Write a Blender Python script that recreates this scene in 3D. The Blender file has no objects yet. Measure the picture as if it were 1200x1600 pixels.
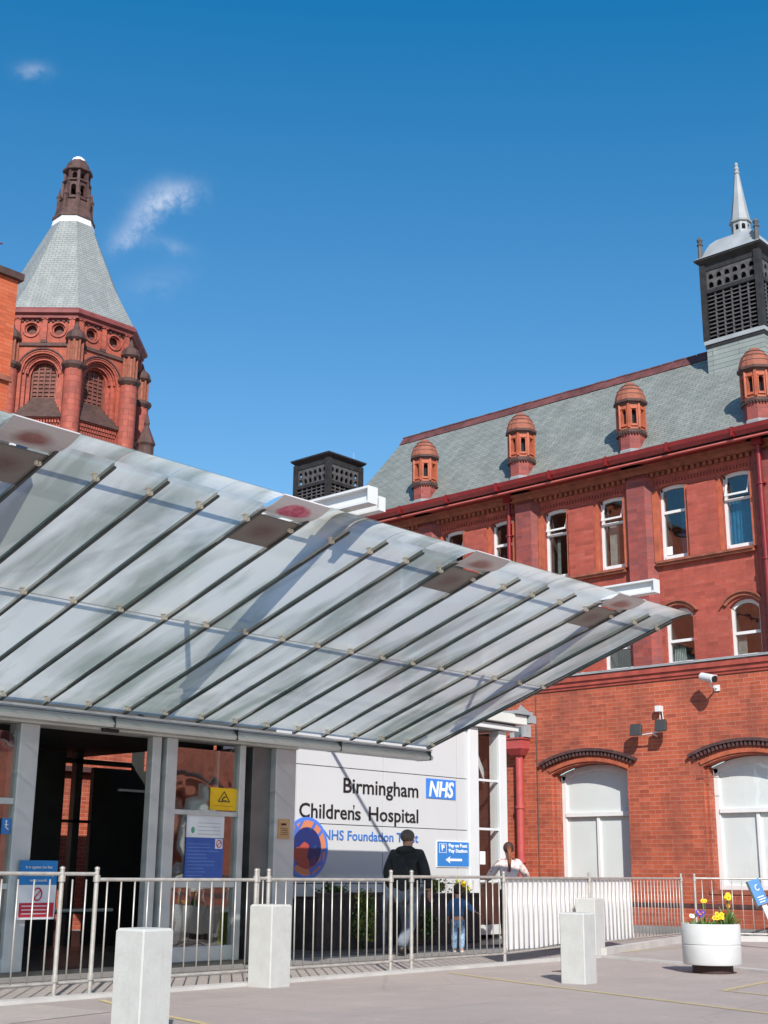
import bpy, bmesh, math, random
from mathutils import Vector, Matrix
random.seed(7)
PI = math.pi
R = math.radians
SC = bpy.context.scene
COL = SC.collection

# ------------------------------------------------------------------ camera
YAW, PITCH, ROLL, EYE = R(42.411), R(15.593), R(.4715), 1.12
Fh = Vector((math.cos(YAW), math.sin(YAW), 0)); Rh = Vector((math.sin(YAW), -math.cos(YAW), 0)); Zv = Vector((0, 0, 1))
fwd = Fh * math.cos(PITCH) + Zv * math.sin(PITCH)
up0 = -Fh * math.sin(PITCH) + Zv * math.cos(PITCH)
rgt = math.cos(ROLL) * Rh + math.sin(ROLL) * up0
upv = -math.sin(ROLL) * Rh + math.cos(ROLL) * up0
cd = bpy.data.cameras.new('camera'); cam = bpy.data.objects.new('camera', cd); COL.objects.link(cam)
cam.matrix_world = Matrix(((rgt.x, upv.x, -fwd.x, 0), (rgt.y, upv.y, -fwd.y, 0), (rgt.z, upv.z, -fwd.z, EYE), (0, 0, 0, 1)))
cd.sensor_fit = 'VERTICAL'; cd.sensor_height = 36.0; cd.lens = 36.0 * 2021.9 / 1600.0
cd.clip_start = .1; cd.clip_end = 3000
SC.camera = cam

# ------------------------------------------------------------------ world, sun, exposure
SUN_AZ, SUN_EL = R(49), R(35)           # direction the light travels towards, and its elevation
W = bpy.data.worlds.new('World'); SC.world = W; W.use_nodes = True
nt = W.node_tree; nt.nodes.clear()
def wn(t, **k):
    n = nt.nodes.new(t)
    for a, b in k.items(): setattr(n, a, b)
    return n
sky = wn('ShaderNodeTexSky', sky_type='NISHITA', sun_disc=False)
sky.sun_elevation = SUN_EL
to_sun = Vector((-math.cos(SUN_AZ), -math.sin(SUN_AZ)))
sky.sun_rotation = math.atan2(to_sun.x, to_sun.y)
sky.altitude = 0; sky.air_density = 1.35; sky.dust_density = 0.25; sky.ozone_density = 5.5
bg = wn('ShaderNodeBackground'); bg.inputs['Strength'].default_value = .10
out = wn('ShaderNodeOutputWorld')
tc = wn('ShaderNodeTexCoord')
def wmath(op, a, b=None, c=None):
    n = wn('ShaderNodeMath', operation=op)
    for i, v in enumerate((a, b, c)):
        if v is None: continue
        if hasattr(v, 'links') or hasattr(v, 'is_linked'): nt.links.new(v, n.inputs[i])
        else: n.inputs[i].default_value = v
    return n.outputs[0]
def wdot(vec):
    n = wn('ShaderNodeVectorMath', operation='DOT_PRODUCT'); nt.links.new(tc.outputs['Generated'], n.inputs[0]); n.inputs[1].default_value = vec
    return n.outputs['Value']
# a few thin wisps of cloud in the real sky: elongated puffs given by sky direction, torn by noise
nz = wn('ShaderNodeTexNoise'); nz.inputs['Scale'].default_value = 22; nz.inputs['Detail'].default_value = 6; nz.inputs['Roughness'].default_value = .6
nt.links.new(tc.outputs['Generated'], nz.inputs['Vector'])
nz2 = wn('ShaderNodeTexNoise'); nz2.inputs['Scale'].default_value = 75; nz2.inputs['Detail'].default_value = 9; nz2.inputs['Roughness'].default_value = .68
nt.links.new(tc.outputs['Generated'], nz2.inputs['Vector'])
def puff(az, el, tilt, lu, lv, amp):
    c = Vector((math.cos(az) * math.cos(el), math.sin(az) * math.cos(el), math.sin(el)))
    a = Vector((math.sin(az), -math.cos(az), 0)); b = a.cross(c)
    u = a * math.cos(tilt) + b * math.sin(tilt); v = -a * math.sin(tilt) + b * math.cos(tilt)
    du = wmath('ADD', wmath('DIVIDE', wdot(u), lu), wmath('MULTIPLY', wmath('SUBTRACT', nz.outputs['Fac'], .5), 2.4))
    dv = wmath('ADD', wmath('DIVIDE', wdot(v), lv), wmath('MULTIPLY', wmath('SUBTRACT', nz2.outputs['Fac'], .5), 2.6))
    r2 = wmath('ADD', wmath('MULTIPLY', du, du), wmath('MULTIPLY', dv, dv))
    g = wmath('POWER', 2.718, wmath('MULTIPLY', r2, -1.0))
    g = wmath('MULTIPLY', g, wmath('GREATER_THAN', wdot(c), .5))
    return wmath('MULTIPLY', g, wmath('MULTIPLY', amp, wmath('MULTIPLY', 3.2, wmath('MAXIMUM', 0, wmath('SUBTRACT', nz2.outputs['Fac'], .22)))))
def azel(px, py):
    d = fwd * 2021.9 + rgt * (px - 600) - upv * (py - 800)
    return math.atan2(d.y, d.x), math.atan2(d.z, math.hypot(d.x, d.y))
acc = None
for (az, el), tilt, lu, lv, amp in ((azel(266, 302), R(12), .0175, .0085, .42), (azel(218, 340), R(55), .018, .0085, .36), (azel(193, 372), R(40), .010, .006, .2),
                                    (azel(262, 383), R(-8), .017, .005, .14), (azel(52, 108), R(12), .010, .005, .2), (azel(240, 440), R(20), .024, .010, .07)):
    p = puff(az, el, tilt, lu, lv, amp); acc = p if acc is None else wmath('ADD', acc, p)
acc = wmath('MINIMUM', acc, .8)
cc = wn('ShaderNodeVectorMath', operation='MULTIPLY_ADD'); nt.links.new(sky.outputs[0], cc.inputs[0]); cc.inputs[1].default_value = (1.06, 1.03, 1.04); cc.inputs[2].default_value = (-.84, -.34, .05)
cm = wn('ShaderNodeVectorMath', operation='MAXIMUM'); nt.links.new(cc.outputs[0], cm.inputs[0]); cm.inputs[1].default_value = (.06, .1, .1)
mx = wn('ShaderNodeMix', data_type='RGBA'); nt.links.new(acc, mx.inputs[0]); nt.links.new(cm.outputs[0], mx.inputs[6]); mx.inputs[7].default_value = (6.2, 6.6, 7.6, 1)
hs = wn('ShaderNodeHueSaturation'); hs.inputs['Saturation'].default_value = 1.0
nt.links.new(mx.outputs[2], hs.inputs['Color']); nt.links.new(hs.outputs[0], bg.inputs['Color']); nt.links.new(bg.outputs[0], out.inputs['Surface'])
sd = bpy.data.lights.new('sun', 'SUN'); sd.energy = 4.3; sd.angle = R(.53); sd.color = (1, .955, .89)
sun = bpy.data.objects.new('sun', sd); COL.objects.link(sun)
ldir = Vector((math.cos(SUN_AZ) * math.cos(SUN_EL), math.sin(SUN_AZ) * math.cos(SUN_EL), -math.sin(SUN_EL)))
sun.rotation_euler = ldir.to_track_quat('-Z', 'Y').to_euler(); sun.location = (0, 0, 30)
vs = SC.view_settings; vs.view_transform = 'Standard'; vs.look = 'None'; vs.gamma = 1; vs.use_curve_mapping = False; vs.exposure = .42
SC.cycles.max_bounces = 10; SC.cycles.transparent_max_bounces = 24; SC.cycles.transmission_bounces = 8; SC.cycles.caustics_refractive = False; SC.cycles.caustics_reflective = False
SC.cycles.use_denoising = True

# ------------------------------------------------------------------ materials
MATS = {}
class NT:
    def __init__(s, name):
        s.m = bpy.data.materials.new(name); s.m.use_nodes = True; s.t = s.m.node_tree; s.t.nodes.clear()
        s.out = s.t.nodes.new('ShaderNodeOutputMaterial'); s.tc = s.t.nodes.new('ShaderNodeTexCoord')
    def n(s, t, ins=None, **k):
        q = s.t.nodes.new(t)
        for a, b in k.items(): setattr(q, a, b)
        for a, b in (ins or {}).items(): s.set(q, a, b)
        return q
    def set(s, q, a, b):
        if isinstance(b, bpy.types.NodeSocket): s.t.links.new(b, q.inputs[a])
        else: q.inputs[a].default_value = b
    def noise(s, scale, detail=4, rough=.55, vec=None, dist=0):
        return s.n('ShaderNodeTexNoise', {'Scale': scale, 'Detail': detail, 'Roughness': rough, 'Distortion': dist, 'Vector': vec or s.tc.outputs['Object']}).outputs['Fac']
    def ramp(s, fac, stops):
        q = s.n('ShaderNodeValToRGB', {'Fac': fac}); e = q.color_ramp.elements
        while len(e) < len(stops): e.new(.5)
        for i, (p, c) in enumerate(stops): e[i].position = p; e[i].color = (c, c, c, 1) if not hasattr(c, '__len__') else (*c, 1)[:4]
        return q.outputs['Color']
    def mix(s, f, a, b, bt='MIX'):
        q = s.n('ShaderNodeMix', data_type='RGBA', blend_type=bt)
        s.set(q, 0, f); s.set(q, 6, a if isinstance(a, bpy.types.NodeSocket) else (*a, 1)[:4]); s.set(q, 7, b if isinstance(b, bpy.types.NodeSocket) else (*b, 1)[:4])
        return q.outputs[2]
    def math(s, op, a, b=0.0):
        q = s.n('ShaderNodeMath', operation=op); s.set(q, 0, a); s.set(q, 1, b); return q.outputs[0]
    def pbr(s, color, rough=.6, metal=0, bump=None, bdist=.01, spec=.5, bstr=1.0, **k):
        q = s.n('ShaderNodeBsdfPrincipled'); s.set(q, 'Base Color', color if isinstance(color, bpy.types.NodeSocket) else (*color, 1)[:4])
        s.set(q, 'Roughness', rough); s.set(q, 'Metallic', metal); s.set(q, 'Specular IOR Level', spec)
        for a, b in k.items(): s.set(q, a.replace('_', ' '), b)
        if bump is not None:
            b = s.n('ShaderNodeBump', {'Height': bump, 'Distance': bdist, 'Strength': bstr}); s.t.links.new(b.outputs[0], q.inputs['Normal'])
        s.t.links.new(q.outputs[0], s.out.inputs['Surface']); return s.m

def plain(name, c, rough=.5, metal=0, var=.14, scale=3, spec=.5, bump=.0, dirt=0):
    if name in MATS: return MATS[name]
    t = NT(name); f = t.noise(scale, 6)
    lo = tuple(x * (1 - var) for x in c); hi = tuple(min(1, x * (1 + var)) for x in c)
    col = t.mix(t.ramp(f, [(.3, 0), (.7, 1)]), lo, hi)
    if dirt:
        g = t.noise(scale * 4, 8, .7); col = t.mix(t.ramp(g, [(.52, 0), (.75, dirt)]), col, tuple(x * .45 for x in c))
    rg = t.math('ADD', t.math('MULTIPLY', t.noise(scale * 2.3, 3), .18), rough - .09)
    m = t.pbr(col, rg, metal, t.noise(scale * 30, 3) if bump else None, bump or .01, spec)
    MATS[name] = m; return m

def brick(name, c1, c2, mortar, w=.235, h=.0825, stain=(.12, .06, .05), stain_amt=.5, msize=.011, scale=1.0, glaze=.0, bump=.006, streak=.35):
    t = NT(name); uv = t.tc.outputs['UV']
    b = t.n('ShaderNodeTexBrick', {'Vector': uv, 'Color1': (*c1, 1), 'Color2': (*c2, 1), 'Mortar': (*mortar, 1), 'Scale': 1.0, 'Mortar Size': msize, 'Mortar Smooth': .25,
                                 'Bias': -.05, 'Brick Width': w, 'Row Height': h}, offset=.5)
    b2 = t.n('ShaderNodeTexBrick', {'Vector': uv, 'Color1': (.0, .0, .0, 1), 'Color2': (1, 1, 1, 1), 'Mortar': (.5, .5, .5, 1), 'Scale': 1.0, 'Mortar Size': 0,
                                 'Bias': 0, 'Brick Width': w, 'Row Height': h}, offset=.5)
    col = t.mix(t.ramp(t.noise(38, 2, .5), [(.35, 0), (.65, .35)]), b.outputs['Color'], tuple(x * 1.25 for x in c1))
    vj = t.n('ShaderNodeMapping', {'Vector': uv, 'Scale': (1 / w, 1 / h, 1)}).outputs[0]; jit = t.n('ShaderNodeTexWhiteNoise', {'Vector': t.n('ShaderNodeVectorMath', {0: vj}, operation='FLOOR').outputs[0]}).outputs['Value']
    col = t.mix(t.ramp(jit, [(.0, .36), (.30, .0), (.8, 0), (1.0, .0)]), col, tuple(x * .55 for x in c2)); col = t.mix(t.ramp(jit, [(.78, 0), (1.0, .3)]), col, tuple(min(1, x * 1.3 + .05) for x in c1))
    big = t.noise(.9, 7, .65); col = t.mix(t.ramp(big, [(.42, 0), (.72, stain_amt)]), col, stain)
    st = t.n('ShaderNodeMapping', {'Vector': uv, 'Scale': (2.2, .35, 1)}).outputs[0]
    col = t.mix(t.ramp(t.noise(1.6, 6, .7, st), [(.5, 0), (.8, streak)]), col, tuple(x * .6 for x in stain))
    col = t.mix(t.ramp(t.noise(2.7, 5, .6), [(.55, 0), (.8, .22)]), col, tuple(min(1, x * 1.25 + .06) for x in c1))
    hgt = t.math('SUBTRACT', t.math('ADD', t.math('MULTIPLY', t.noise(60, 3), .3), t.math('MULTIPLY', b2.outputs['Fac'], 0.)), b.outputs['Fac'])
    return t.pbr(col, .72 - glaze, 0, hgt, bump, .35)

def slate(name, c1, c2, w=.28, h=.13):
    t = NT(name); uv = t.tc.outputs['UV']
    b = t.n('ShaderNodeTexBrick', {'Vector': uv, 'Color1': (*c1, 1), 'Color2': (*c2, 1), 'Mortar': tuple(x * .62 for x in c1) + (1,), 'Scale': 1.0, 'Mortar Size': .006, 'Mortar Smooth': .3,
                                 'Bias': 0, 'Brick Width': w, 'Row Height': h}, offset=.5)
    col = t.mix(t.ramp(t.noise(1.4, 8, .7), [(.4, 0), (.75, .55)]), b.outputs['Color'], tuple(x * .62 for x in c1))
    st = t.n('ShaderNodeMapping', {'Vector': uv, 'Scale': (3, .5, 1)}).outputs[0]
    col = t.mix(t.ramp(t.noise(1.3, 6, .7, st), [(.5, 0), (.75, .4)]), col, tuple(min(1, x * 1.5) for x in c2))
    sep = t.n('ShaderNodeSeparateXYZ', {'Vector': uv}); saw = t.math('FRACT', t.math('DIVIDE', sep.outputs[1], h))
    hgt = t.math('SUBTRACT', t.math('MULTIPLY', t.math('SUBTRACT', 1.0, saw), .6), b.outputs['Fac'])
    return t.pbr(col, .5, 0, hgt, .012, .5)

M = {}
M['brick_low'] = brick('orange_brick', (.47, .098, .045), (.33, .066, .035), (.45, .20, .135), stain=(.17, .055, .04), stain_amt=.7)
M['brick_up'] = brick('red_brick', (.40, .080, .052), (.31, .062, .044), (.33, .12, .085), stain=(.20, .055, .045), msize=.007, stain_amt=.45)
M['brick_pil'] = brick('purple_banded_brick', (.33, .066, .048), (.20, .052, .052), (.27, .11, .09), stain=(.12, .055, .06), stain_amt=.75, msize=.006)
M['brick_block'] = brick('bright_orange_brick', (.49, .12, .05), (.49, .085, .026), (.40, .11, .06), stain=(.38, .08, .04), msize=.007, stain_amt=.3, streak=.1)
M['terra'] = brick('terracotta_blocks', (.40, .095, .055), (.33, .072, .045), (.24, .07, .045), w=.5, h=.27, stain=(.15, .05, .04), stain_amt=.55, msize=.006)
M['terra_pier'] = brick('terracotta_pier_blocks', (.42, .10, .065), (.34, .08, .055), (.20, .06, .045), w=.42, h=.22, stain=(.14, .05, .045), stain_amt=.5, msize=.008)
M['terra_or'] = plain('orange_terracotta', (.42, .105, .05), .6, var=.25, scale=5, bump=.006, dirt=.5)
M['terra_dark'] = plain('sooty_terracotta', (.085, .042, .034), .7, var=.4, scale=4, bump=.01, dirt=.5)
M['terra_dome'] = plain('weathered_terracotta', (.30, .095, .055), .7, var=.3, scale=6, bump=.008, dirt=.6)
M['slate'] = slate('green_grey_slate', (.205, .22, .195), (.265, .275, .25), w=.24, h=.10)
M['slate_cone'] = slate('pale_slate', (.265, .28, .265), (.30, .31, .295), w=.26, h=.12)
M['slate_clad'] = slate('pale_green_slate', (.245, .275, .255), (.29, .315, .295), w=1.3, h=.115)
M['lead'] = plain('lead_sheet', (.32, .34, .35), .6, .0, var=.2, scale=2, dirt=.4)
M['white_band'] = plain('white_render', (.75, .75, .75), .6, var=.1)
M['ridge'] = brick('ridge_tiles', (.16, .055, .045), (.11, .04, .035), (.04, .02, .02), w=.3, h=2, msize=.012, stain=(.06, .03, .03))
M['red_paint'] = plain('dark_red_paint', (.20, .016, .017), .35, var=.15, scale=5)
M['pink_paint'] = plain('faded_red_paint', (.42, .075, .07), .45, var=.12, scale=5)
M['dark_brick'] = plain('blue_black_brick', (.085, .042, .04), .5, var=.4, scale=9, dirt=.4)
M['white_paint'] = plain('white_window_paint', (.70, .70, .69), .4, var=.05, scale=4, dirt=.12)
M['white_steel'] = plain('white_steel_paint', (.66, .67, .67), .35, var=.05, scale=2, dirt=.12)
M['blind'] = plain('white_blind', (.88, .89, .88), .55, var=.05, scale=1.2)
M['grey_metal'] = plain('brushed_grey_metal', (.56, .585, .58), .42, .25, var=.12, scale=2)
M['grey_clad'] = plain('grey_cladding', (.54, .56, .57), .38, .2, var=.1, scale=1.5)
M['beam'] = plain('pale_grey_steel', (.68, .70, .66), .45, .15, var=.12, scale=1.5, dirt=.2)
M['dark_metal'] = plain('dark_rib_metal', (.085, .09, .085), .4, .5, var=.25, scale=6)
M['galv'] = plain('galvanised_steel', (.50, .47, .43), .42, .45, var=.2, scale=9, dirt=.25)
M['sheet'] = plain('white_sheet', (.83, .83, .83), .5, var=.03, scale=1.5, bump=.004)
M['black'] = plain('black_paint', (.012, .012, .013), .45, var=.3, scale=6)
M['black_wood'] = plain('black_stained_wood', (.024, .021, .02), .6, var=.5, scale=7, dirt=.4)
M['louvre'] = plain('weathered_black_louvre', (.085, .078, .078), .6, var=.4, scale=8)
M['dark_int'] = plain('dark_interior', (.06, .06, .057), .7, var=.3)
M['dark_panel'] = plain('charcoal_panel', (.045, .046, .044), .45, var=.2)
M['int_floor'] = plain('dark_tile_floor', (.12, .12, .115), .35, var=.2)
M['brown'] = plain('dark_brown_frame', (.055, .018, .012), .45, var=.3)
M['cream'] = plain('cream_casting', (.85, .76, .60), .5, var=.12, scale=20)
M['cladding'] = plain('white_cladding_panel', (.57, .575, .575), .4, .0, var=.03, scale=.7)
M['joint'] = plain('joint_shadow_gap', (.07, .07, .07), .7)
M['txt_black'] = plain('black_lettering', (.012, .012, .014), .4, var=.1)
M['txt_blue'] = plain('blue_lettering', (.05, .17, .50), .4, var=.1)
M['nhs_blue'] = plain('blue_sign_paint', (.045, .21, .66), .35, var=.05)
M['sign_blue'] = plain('bright_blue_sign', (.03, .20, .55), .35, var=.06)
M['sign_cyan'] = plain('cyan_blue_sign', (.004, .21, .56), .35, var=.06)
M['poster_blue'] = plain('poster_blue', (.035, .115, .44), .35, var=.08)
M['sign_white'] = plain('white_sign_face', (.80, .82, .84), .35, var=.04)
M['sign_red'] = plain('red_sign_band', (.55, .02, .05), .4, var=.1)
M['yellow'] = plain('yellow_sign', (.86, .52, .01), .4, var=.04)
M['tan_sign'] = plain('tan_notice', (.55, .33, .16), .5, var=.08)
M['hi_vis'] = plain('lime_plastic', (.60, .72, .03), .45, var=.08)
M['white_pot'] = plain('white_painted_concrete', (.60, .60, .59), .55, var=.07, scale=4, bump=.004, dirt=.12)
M['soil'] = plain('soil', (.05, .03, .02), .9, var=.4, scale=30, bump=.02)
M['leaf'] = plain('green_leaf', (.10, .18, .035), .5, var=.5, scale=14)
M['leaf_y'] = plain('yellow_green_leaf', (.28, .30, .04), .5, var=.4, scale=14)
M['leaf_d'] = plain('dark_green_leaf', (.028, .055, .015), .5, var=.5, scale=14)
M['petal_y'] = plain('yellow_petal', (.90, .58, .015), .5, var=.15, scale=40)
M['petal_o'] = plain('orange_petal', (.85, .30, .01), .5, var=.15, scale=40)
M['petal_p'] = plain('purple_petal', (.10, .05, .36), .5, var=.25, scale=40)
M['petal_w'] = plain('pale_petal', (.75, .70, .55), .5, var=.1, scale=40)
M['planter_dark'] = plain('dark_wood_planter', (.055, .045, .042), .7, var=.3, scale=8, bump=.004)
M['skin'] = plain('skin', (.56, .30, .21), .5, var=.06, scale=10)
M['hair_grey'] = plain('short_grey_brown_hair', (.15, .115, .095), .75, var=.4, scale=60, bump=.004)
M['hair_brown'] = plain('dark_brown_hair', (.050, .020, .012), .5, var=.4, scale=50, bump=.004)
M['ponytail'] = plain('reddish_brown_hair', (.22, .065, .025), .5, var=.3, scale=60, bump=.004)
M['jacket'] = (lambda t: t.pbr(t.mix(t.ramp(t.noise(7, 5), [(.35, 0), (.65, 1)]), (.012, .016, .018), (.034, .040, .042)), .85, 0, t.noise(6, 4, .6, None, 1.2), .05))(NT('black_hoodie_fabric'))
M['hood'] = plain('maroon_hood_lining', (.045, .008, .012), .8, var=.3)
M['jeans'] = (lambda t: t.pbr(t.mix(t.ramp(t.noise(9, 5), [(.35, 0), (.65, 1)]), (.13, .155, .19), (.22, .25, .28)), .85, 0, t.noise(8, 4, .6, None, 1.0), .04))(NT('faded_denim'))
M['denim'] = plain('blue_denim', (.06, .14, .30), .8, var=.2, scale=14)
M['denim_dark'] = plain('light_blue_denim', (.20, .32, .46), .8, var=.6, scale=26)
M['shoe'] = plain('dark_leather', (.02, .018, .016), .5)
M['shoe_white'] = plain('pale_trainer', (.55, .55, .55), .5)
M['kerb'] = plain('pale_kerb_concrete', (.50, .48, .455), .8, var=.14, scale=3, bump=.006, dirt=.35)
M['paint_yellow'] = None

def mk_blouse():
    t = NT('pink_floral_cotton'); v = t.n('ShaderNodeTexVoronoi', {'Scale': 17, 'Vector': t.tc.outputs['Object']})
    c = t.mix(t.ramp(v.outputs['Distance'], [(.16, .9), (.34, 0)]), (.68, .54, .50), (.48, .16, .17)); M['blouse'] = t.pbr(c, .7, 0, t.noise(30, 3), .006)
mk_blouse()
def mk_asphalt(name, c, key):
    t = NT(name); o = t.tc.outputs['Object']
    sp = t.noise(150, 3, .8, o); col = t.mix(t.ramp(sp, [(.36, 0), (.64, 1)]), tuple(x * .70 for x in c), tuple(x * 1.22 for x in c))
    col = t.mix(t.ramp(t.noise(38, 4, .7, o), [(.40, 0), (.70, .35)]), col, tuple(x * .72 for x in c))
    col = t.mix(t.ramp(t.noise(.55, 7, .65, o), [(.38, 0), (.66, .65)]), col, tuple(x * y for x, y in zip(c, (.74, .76, .79))))
    col = t.mix(t.ramp(t.noise(2.1, 8, .75, o, .6), [(.54, 0), (.72, .5)]), col, tuple(x * y for x, y in zip(c, (1.22, 1.18, 1.12))))
    st = t.n('ShaderNodeMapping', {'Vector': o, 'Rotation': (0, 0, .9), 'Scale': (.35, 2.2, 1)}).outputs[0]
    col = t.mix(t.ramp(t.noise(1.1, 7, .7, st), [(.54, 0), (.72, .42)]), col, tuple(x * .66 for x in c))
    col = t.mix(t.ramp(t.noise(9, 4, .6, o), [(.67, 0), (.70, .55)]), col, tuple(x * .5 for x in c))
    gum = t.n('ShaderNodeTexVoronoi', {'Scale': 5.5, 'Vector': o}); col = t.mix(t.ramp(gum.outputs['Distance'], [(.05, .5), (.075, 0)]), col, tuple(min(1, x * 1.5) for x in c))
    v = t.n('ShaderNodeTexVoronoi', {'Scale': .33, 'Vector': t.mix(.08, o, t.n('ShaderNodeTexNoise', {'Scale': 3, 'Detail': 6, 'Vector': o}).outputs['Color'])}, feature='DISTANCE_TO_EDGE')
    col = t.mix(t.ramp(v.outputs['Distance'], [(.0, .3), (.004, 0)]), col, tuple(x * .45 for x in c))
    M[key] = t.pbr(col, .85, 0, t.noise(120, 4, .8, o), .012, .3)
mk_asphalt('worn_asphalt', (.51, .43, .39), 'asphalt')
mk_asphalt('pinkish_pavement_asphalt', (.50, .435, .395), 'pavement')
mk_asphalt('dark_paving', (.33, .31, .295), 'paving')
def mk_patch(c=(.40, .35, .33)):
    k = 'patch%.2f' % c[0]; mk_asphalt('tarmac_repair', c, k); return k
def mk_line():
    t = NT('worn_yellow_road_paint')
    c = t.mix(t.ramp(t.noise(26, 8, .75), [(.42, 0), (.66, .85)]), (.60, .47, .22), (.28, .25, .21)); M['paint_yellow'] = t.pbr(c, .8)
mk_line()
def mk_concrete():
    t = NT('painted_bollard_concrete'); c = t.mix(t.ramp(t.noise(6, 8, .7), [(.4, 0), (.75, .6)]), (.50, .50, .475), (.39, .38, .36))
    c = t.mix(t.ramp(t.noise(34, 4, .7), [(.62, 0), (.72, .5)]), c, (.30, .29, .27))
    uvm = t.n('ShaderNodeMapping', {'Vector': t.tc.outputs['Object'], 'Scale': (9, 9, 1.0)}).outputs[0]
    c = t.mix(t.ramp(t.noise(1.5, 5, .6, uvm), [(.56, 0), (.76, .35)]), c, (.36, .35, .33)); M['concrete'] = t.pbr(c, .8, 0, t.noise(50, 6, .7), .003, .3)
mk_concrete()
def schlick(t, f0):
    fc = t.n('ShaderNodeLayerWeight', {'Blend': .5}).outputs['Facing']
    return t.math('ADD', t.math('MULTIPLY', t.math('POWER', fc, 4.0), 1 - f0), f0)
def mk_glass():
    # frosted, ceramic-dotted canopy glass: a little clear, mostly scattering, with blurred reflections and dark bands painted into its colour, pane by pane
    t = NT('frosted_canopy_glass'); o = t.tc.outputs['Object']
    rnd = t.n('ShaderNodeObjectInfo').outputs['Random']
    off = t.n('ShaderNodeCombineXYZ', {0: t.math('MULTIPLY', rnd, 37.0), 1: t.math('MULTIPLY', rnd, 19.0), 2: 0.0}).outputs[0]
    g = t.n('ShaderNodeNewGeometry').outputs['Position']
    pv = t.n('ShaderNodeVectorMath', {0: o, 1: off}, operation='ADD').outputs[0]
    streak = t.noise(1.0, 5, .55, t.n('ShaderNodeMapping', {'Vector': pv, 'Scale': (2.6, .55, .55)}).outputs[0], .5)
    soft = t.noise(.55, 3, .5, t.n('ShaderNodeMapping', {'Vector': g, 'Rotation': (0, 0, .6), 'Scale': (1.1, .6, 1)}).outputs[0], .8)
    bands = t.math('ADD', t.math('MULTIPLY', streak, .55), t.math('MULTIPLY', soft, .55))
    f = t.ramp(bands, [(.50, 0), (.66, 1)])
    tr = t.n('ShaderNodeBsdfTransparent', {'Color': (.95, .98, .93, 1)})
    rf = t.n('ShaderNodeBsdfRefraction', {'Color': (.88, .96, .92, 1), 'Roughness': .45, 'IOR': 1.12})
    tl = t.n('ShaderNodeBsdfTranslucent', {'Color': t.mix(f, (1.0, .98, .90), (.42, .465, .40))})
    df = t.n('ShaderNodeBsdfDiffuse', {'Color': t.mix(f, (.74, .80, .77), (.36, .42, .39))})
    gl = t.n('ShaderNodeBsdfGlossy', {'Color': (.95, 1, .98, 1), 'Roughness': .2})
    def mx(f, a, b):
        q = t.n('ShaderNodeMixShader'); t.set(q, 0, f); t.t.links.new(a, q.inputs[1]); t.t.links.new(b, q.inputs[2]); return q.outputs[0]
    a = mx(.45, tr.outputs[0], rf.outputs[0]); b = mx(.08, tl.outputs[0], df.outputs[0])
    c = mx(.83, a, b)
    d = mx(t.math('MULTIPLY', schlick(t, .05), .9), c, gl.outputs[0])
    t.t.links.new(d, t.out.inputs['Surface']); M['canopy_glass'] = t.m
mk_glass()
def mk_clear(name, key, tint, gloss=.9, rough=.02, f0=.07):
    t = NT(name); tr = t.n('ShaderNodeBsdfTransparent', {'Color': (*tint, 1)}); gl = t.n('ShaderNodeBsdfGlossy', {'Color': (gloss,) * 3 + (1,), 'Roughness': rough})
    wv = t.n('ShaderNodeBump', {'Height': t.noise(1.3, 2), 'Distance': .03, 'Strength': .25}); t.t.links.new(wv.outputs[0], gl.inputs['Normal'])
    q = t.n('ShaderNodeMixShader', {0: schlick(t, f0)}); t.t.links.new(tr.outputs[0], q.inputs[1]); t.t.links.new(gl.outputs[0], q.inputs[2])
    t.t.links.new(q.outputs[0], t.out.inputs['Surface']); M[key] = t.m
mk_clear('clear_glazing', 'glass', (.975, .985, .98), f0=.05)
mk_clear('entrance_glazing', 'glass_front', (.82, .86, .85), f0=.20)
mk_clear('upper_window_glazing', 'glass_dark', (.80, .84, .84), f0=.10)
mk_clear('glass_sheet_top', 'glass_top', (.97, .99, .985), f0=.04)
def mk_print(name, key, base, c1, c2, r0, r1, scale=2.0):
    # printed picture: a soft blot in the middle of the UV square
    t = NT(name); g = t.n('ShaderNodeMapping', {'Vector': t.tc.outputs['Generated'], 'Location': (-.5, -.5, -.5)}).outputs[0]
    nzv = t.n('ShaderNodeTexNoise', {'Scale': scale, 'Detail': 3, 'Vector': t.tc.outputs['Object']})
    L = t.n('ShaderNodeVectorMath', {0: g}, operation='MULTIPLY'); L.inputs[1].default_value = (1, 1, .0)
    ln = t.n('ShaderNodeVectorMath', {0: L.outputs[0]}, operation='LENGTH').outputs['Value']
    d = t.math('ADD', ln, t.math('MULTIPLY', t.math('SUBTRACT', nzv.outputs['Fac'], .5), .35))
    inner = t.mix(t.ramp(t.noise(scale * 6, 4, .7), [(.4, 0), (.62, 1)]), c1, c2)
    c = t.mix(t.ramp(d, [(r0, 1), (r1, 0)]), base, inner); M[key] = t.pbr(c, .3)
mk_print('poppy_print', 'poppy', (.72, .70, .72), (.55, .05, .13), (.75, .22, .32), .26, .34)
mk_print('dark_red_print', 'print_red', (.60, .56, .56), (.36, .16, .14), (.28, .12, .11), .14, .34)
mk_print('smoky_print', 'print_dark', (.20, .18, .165), (.16, .10, .095), (.12, .08, .075), .10, .34)
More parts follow.
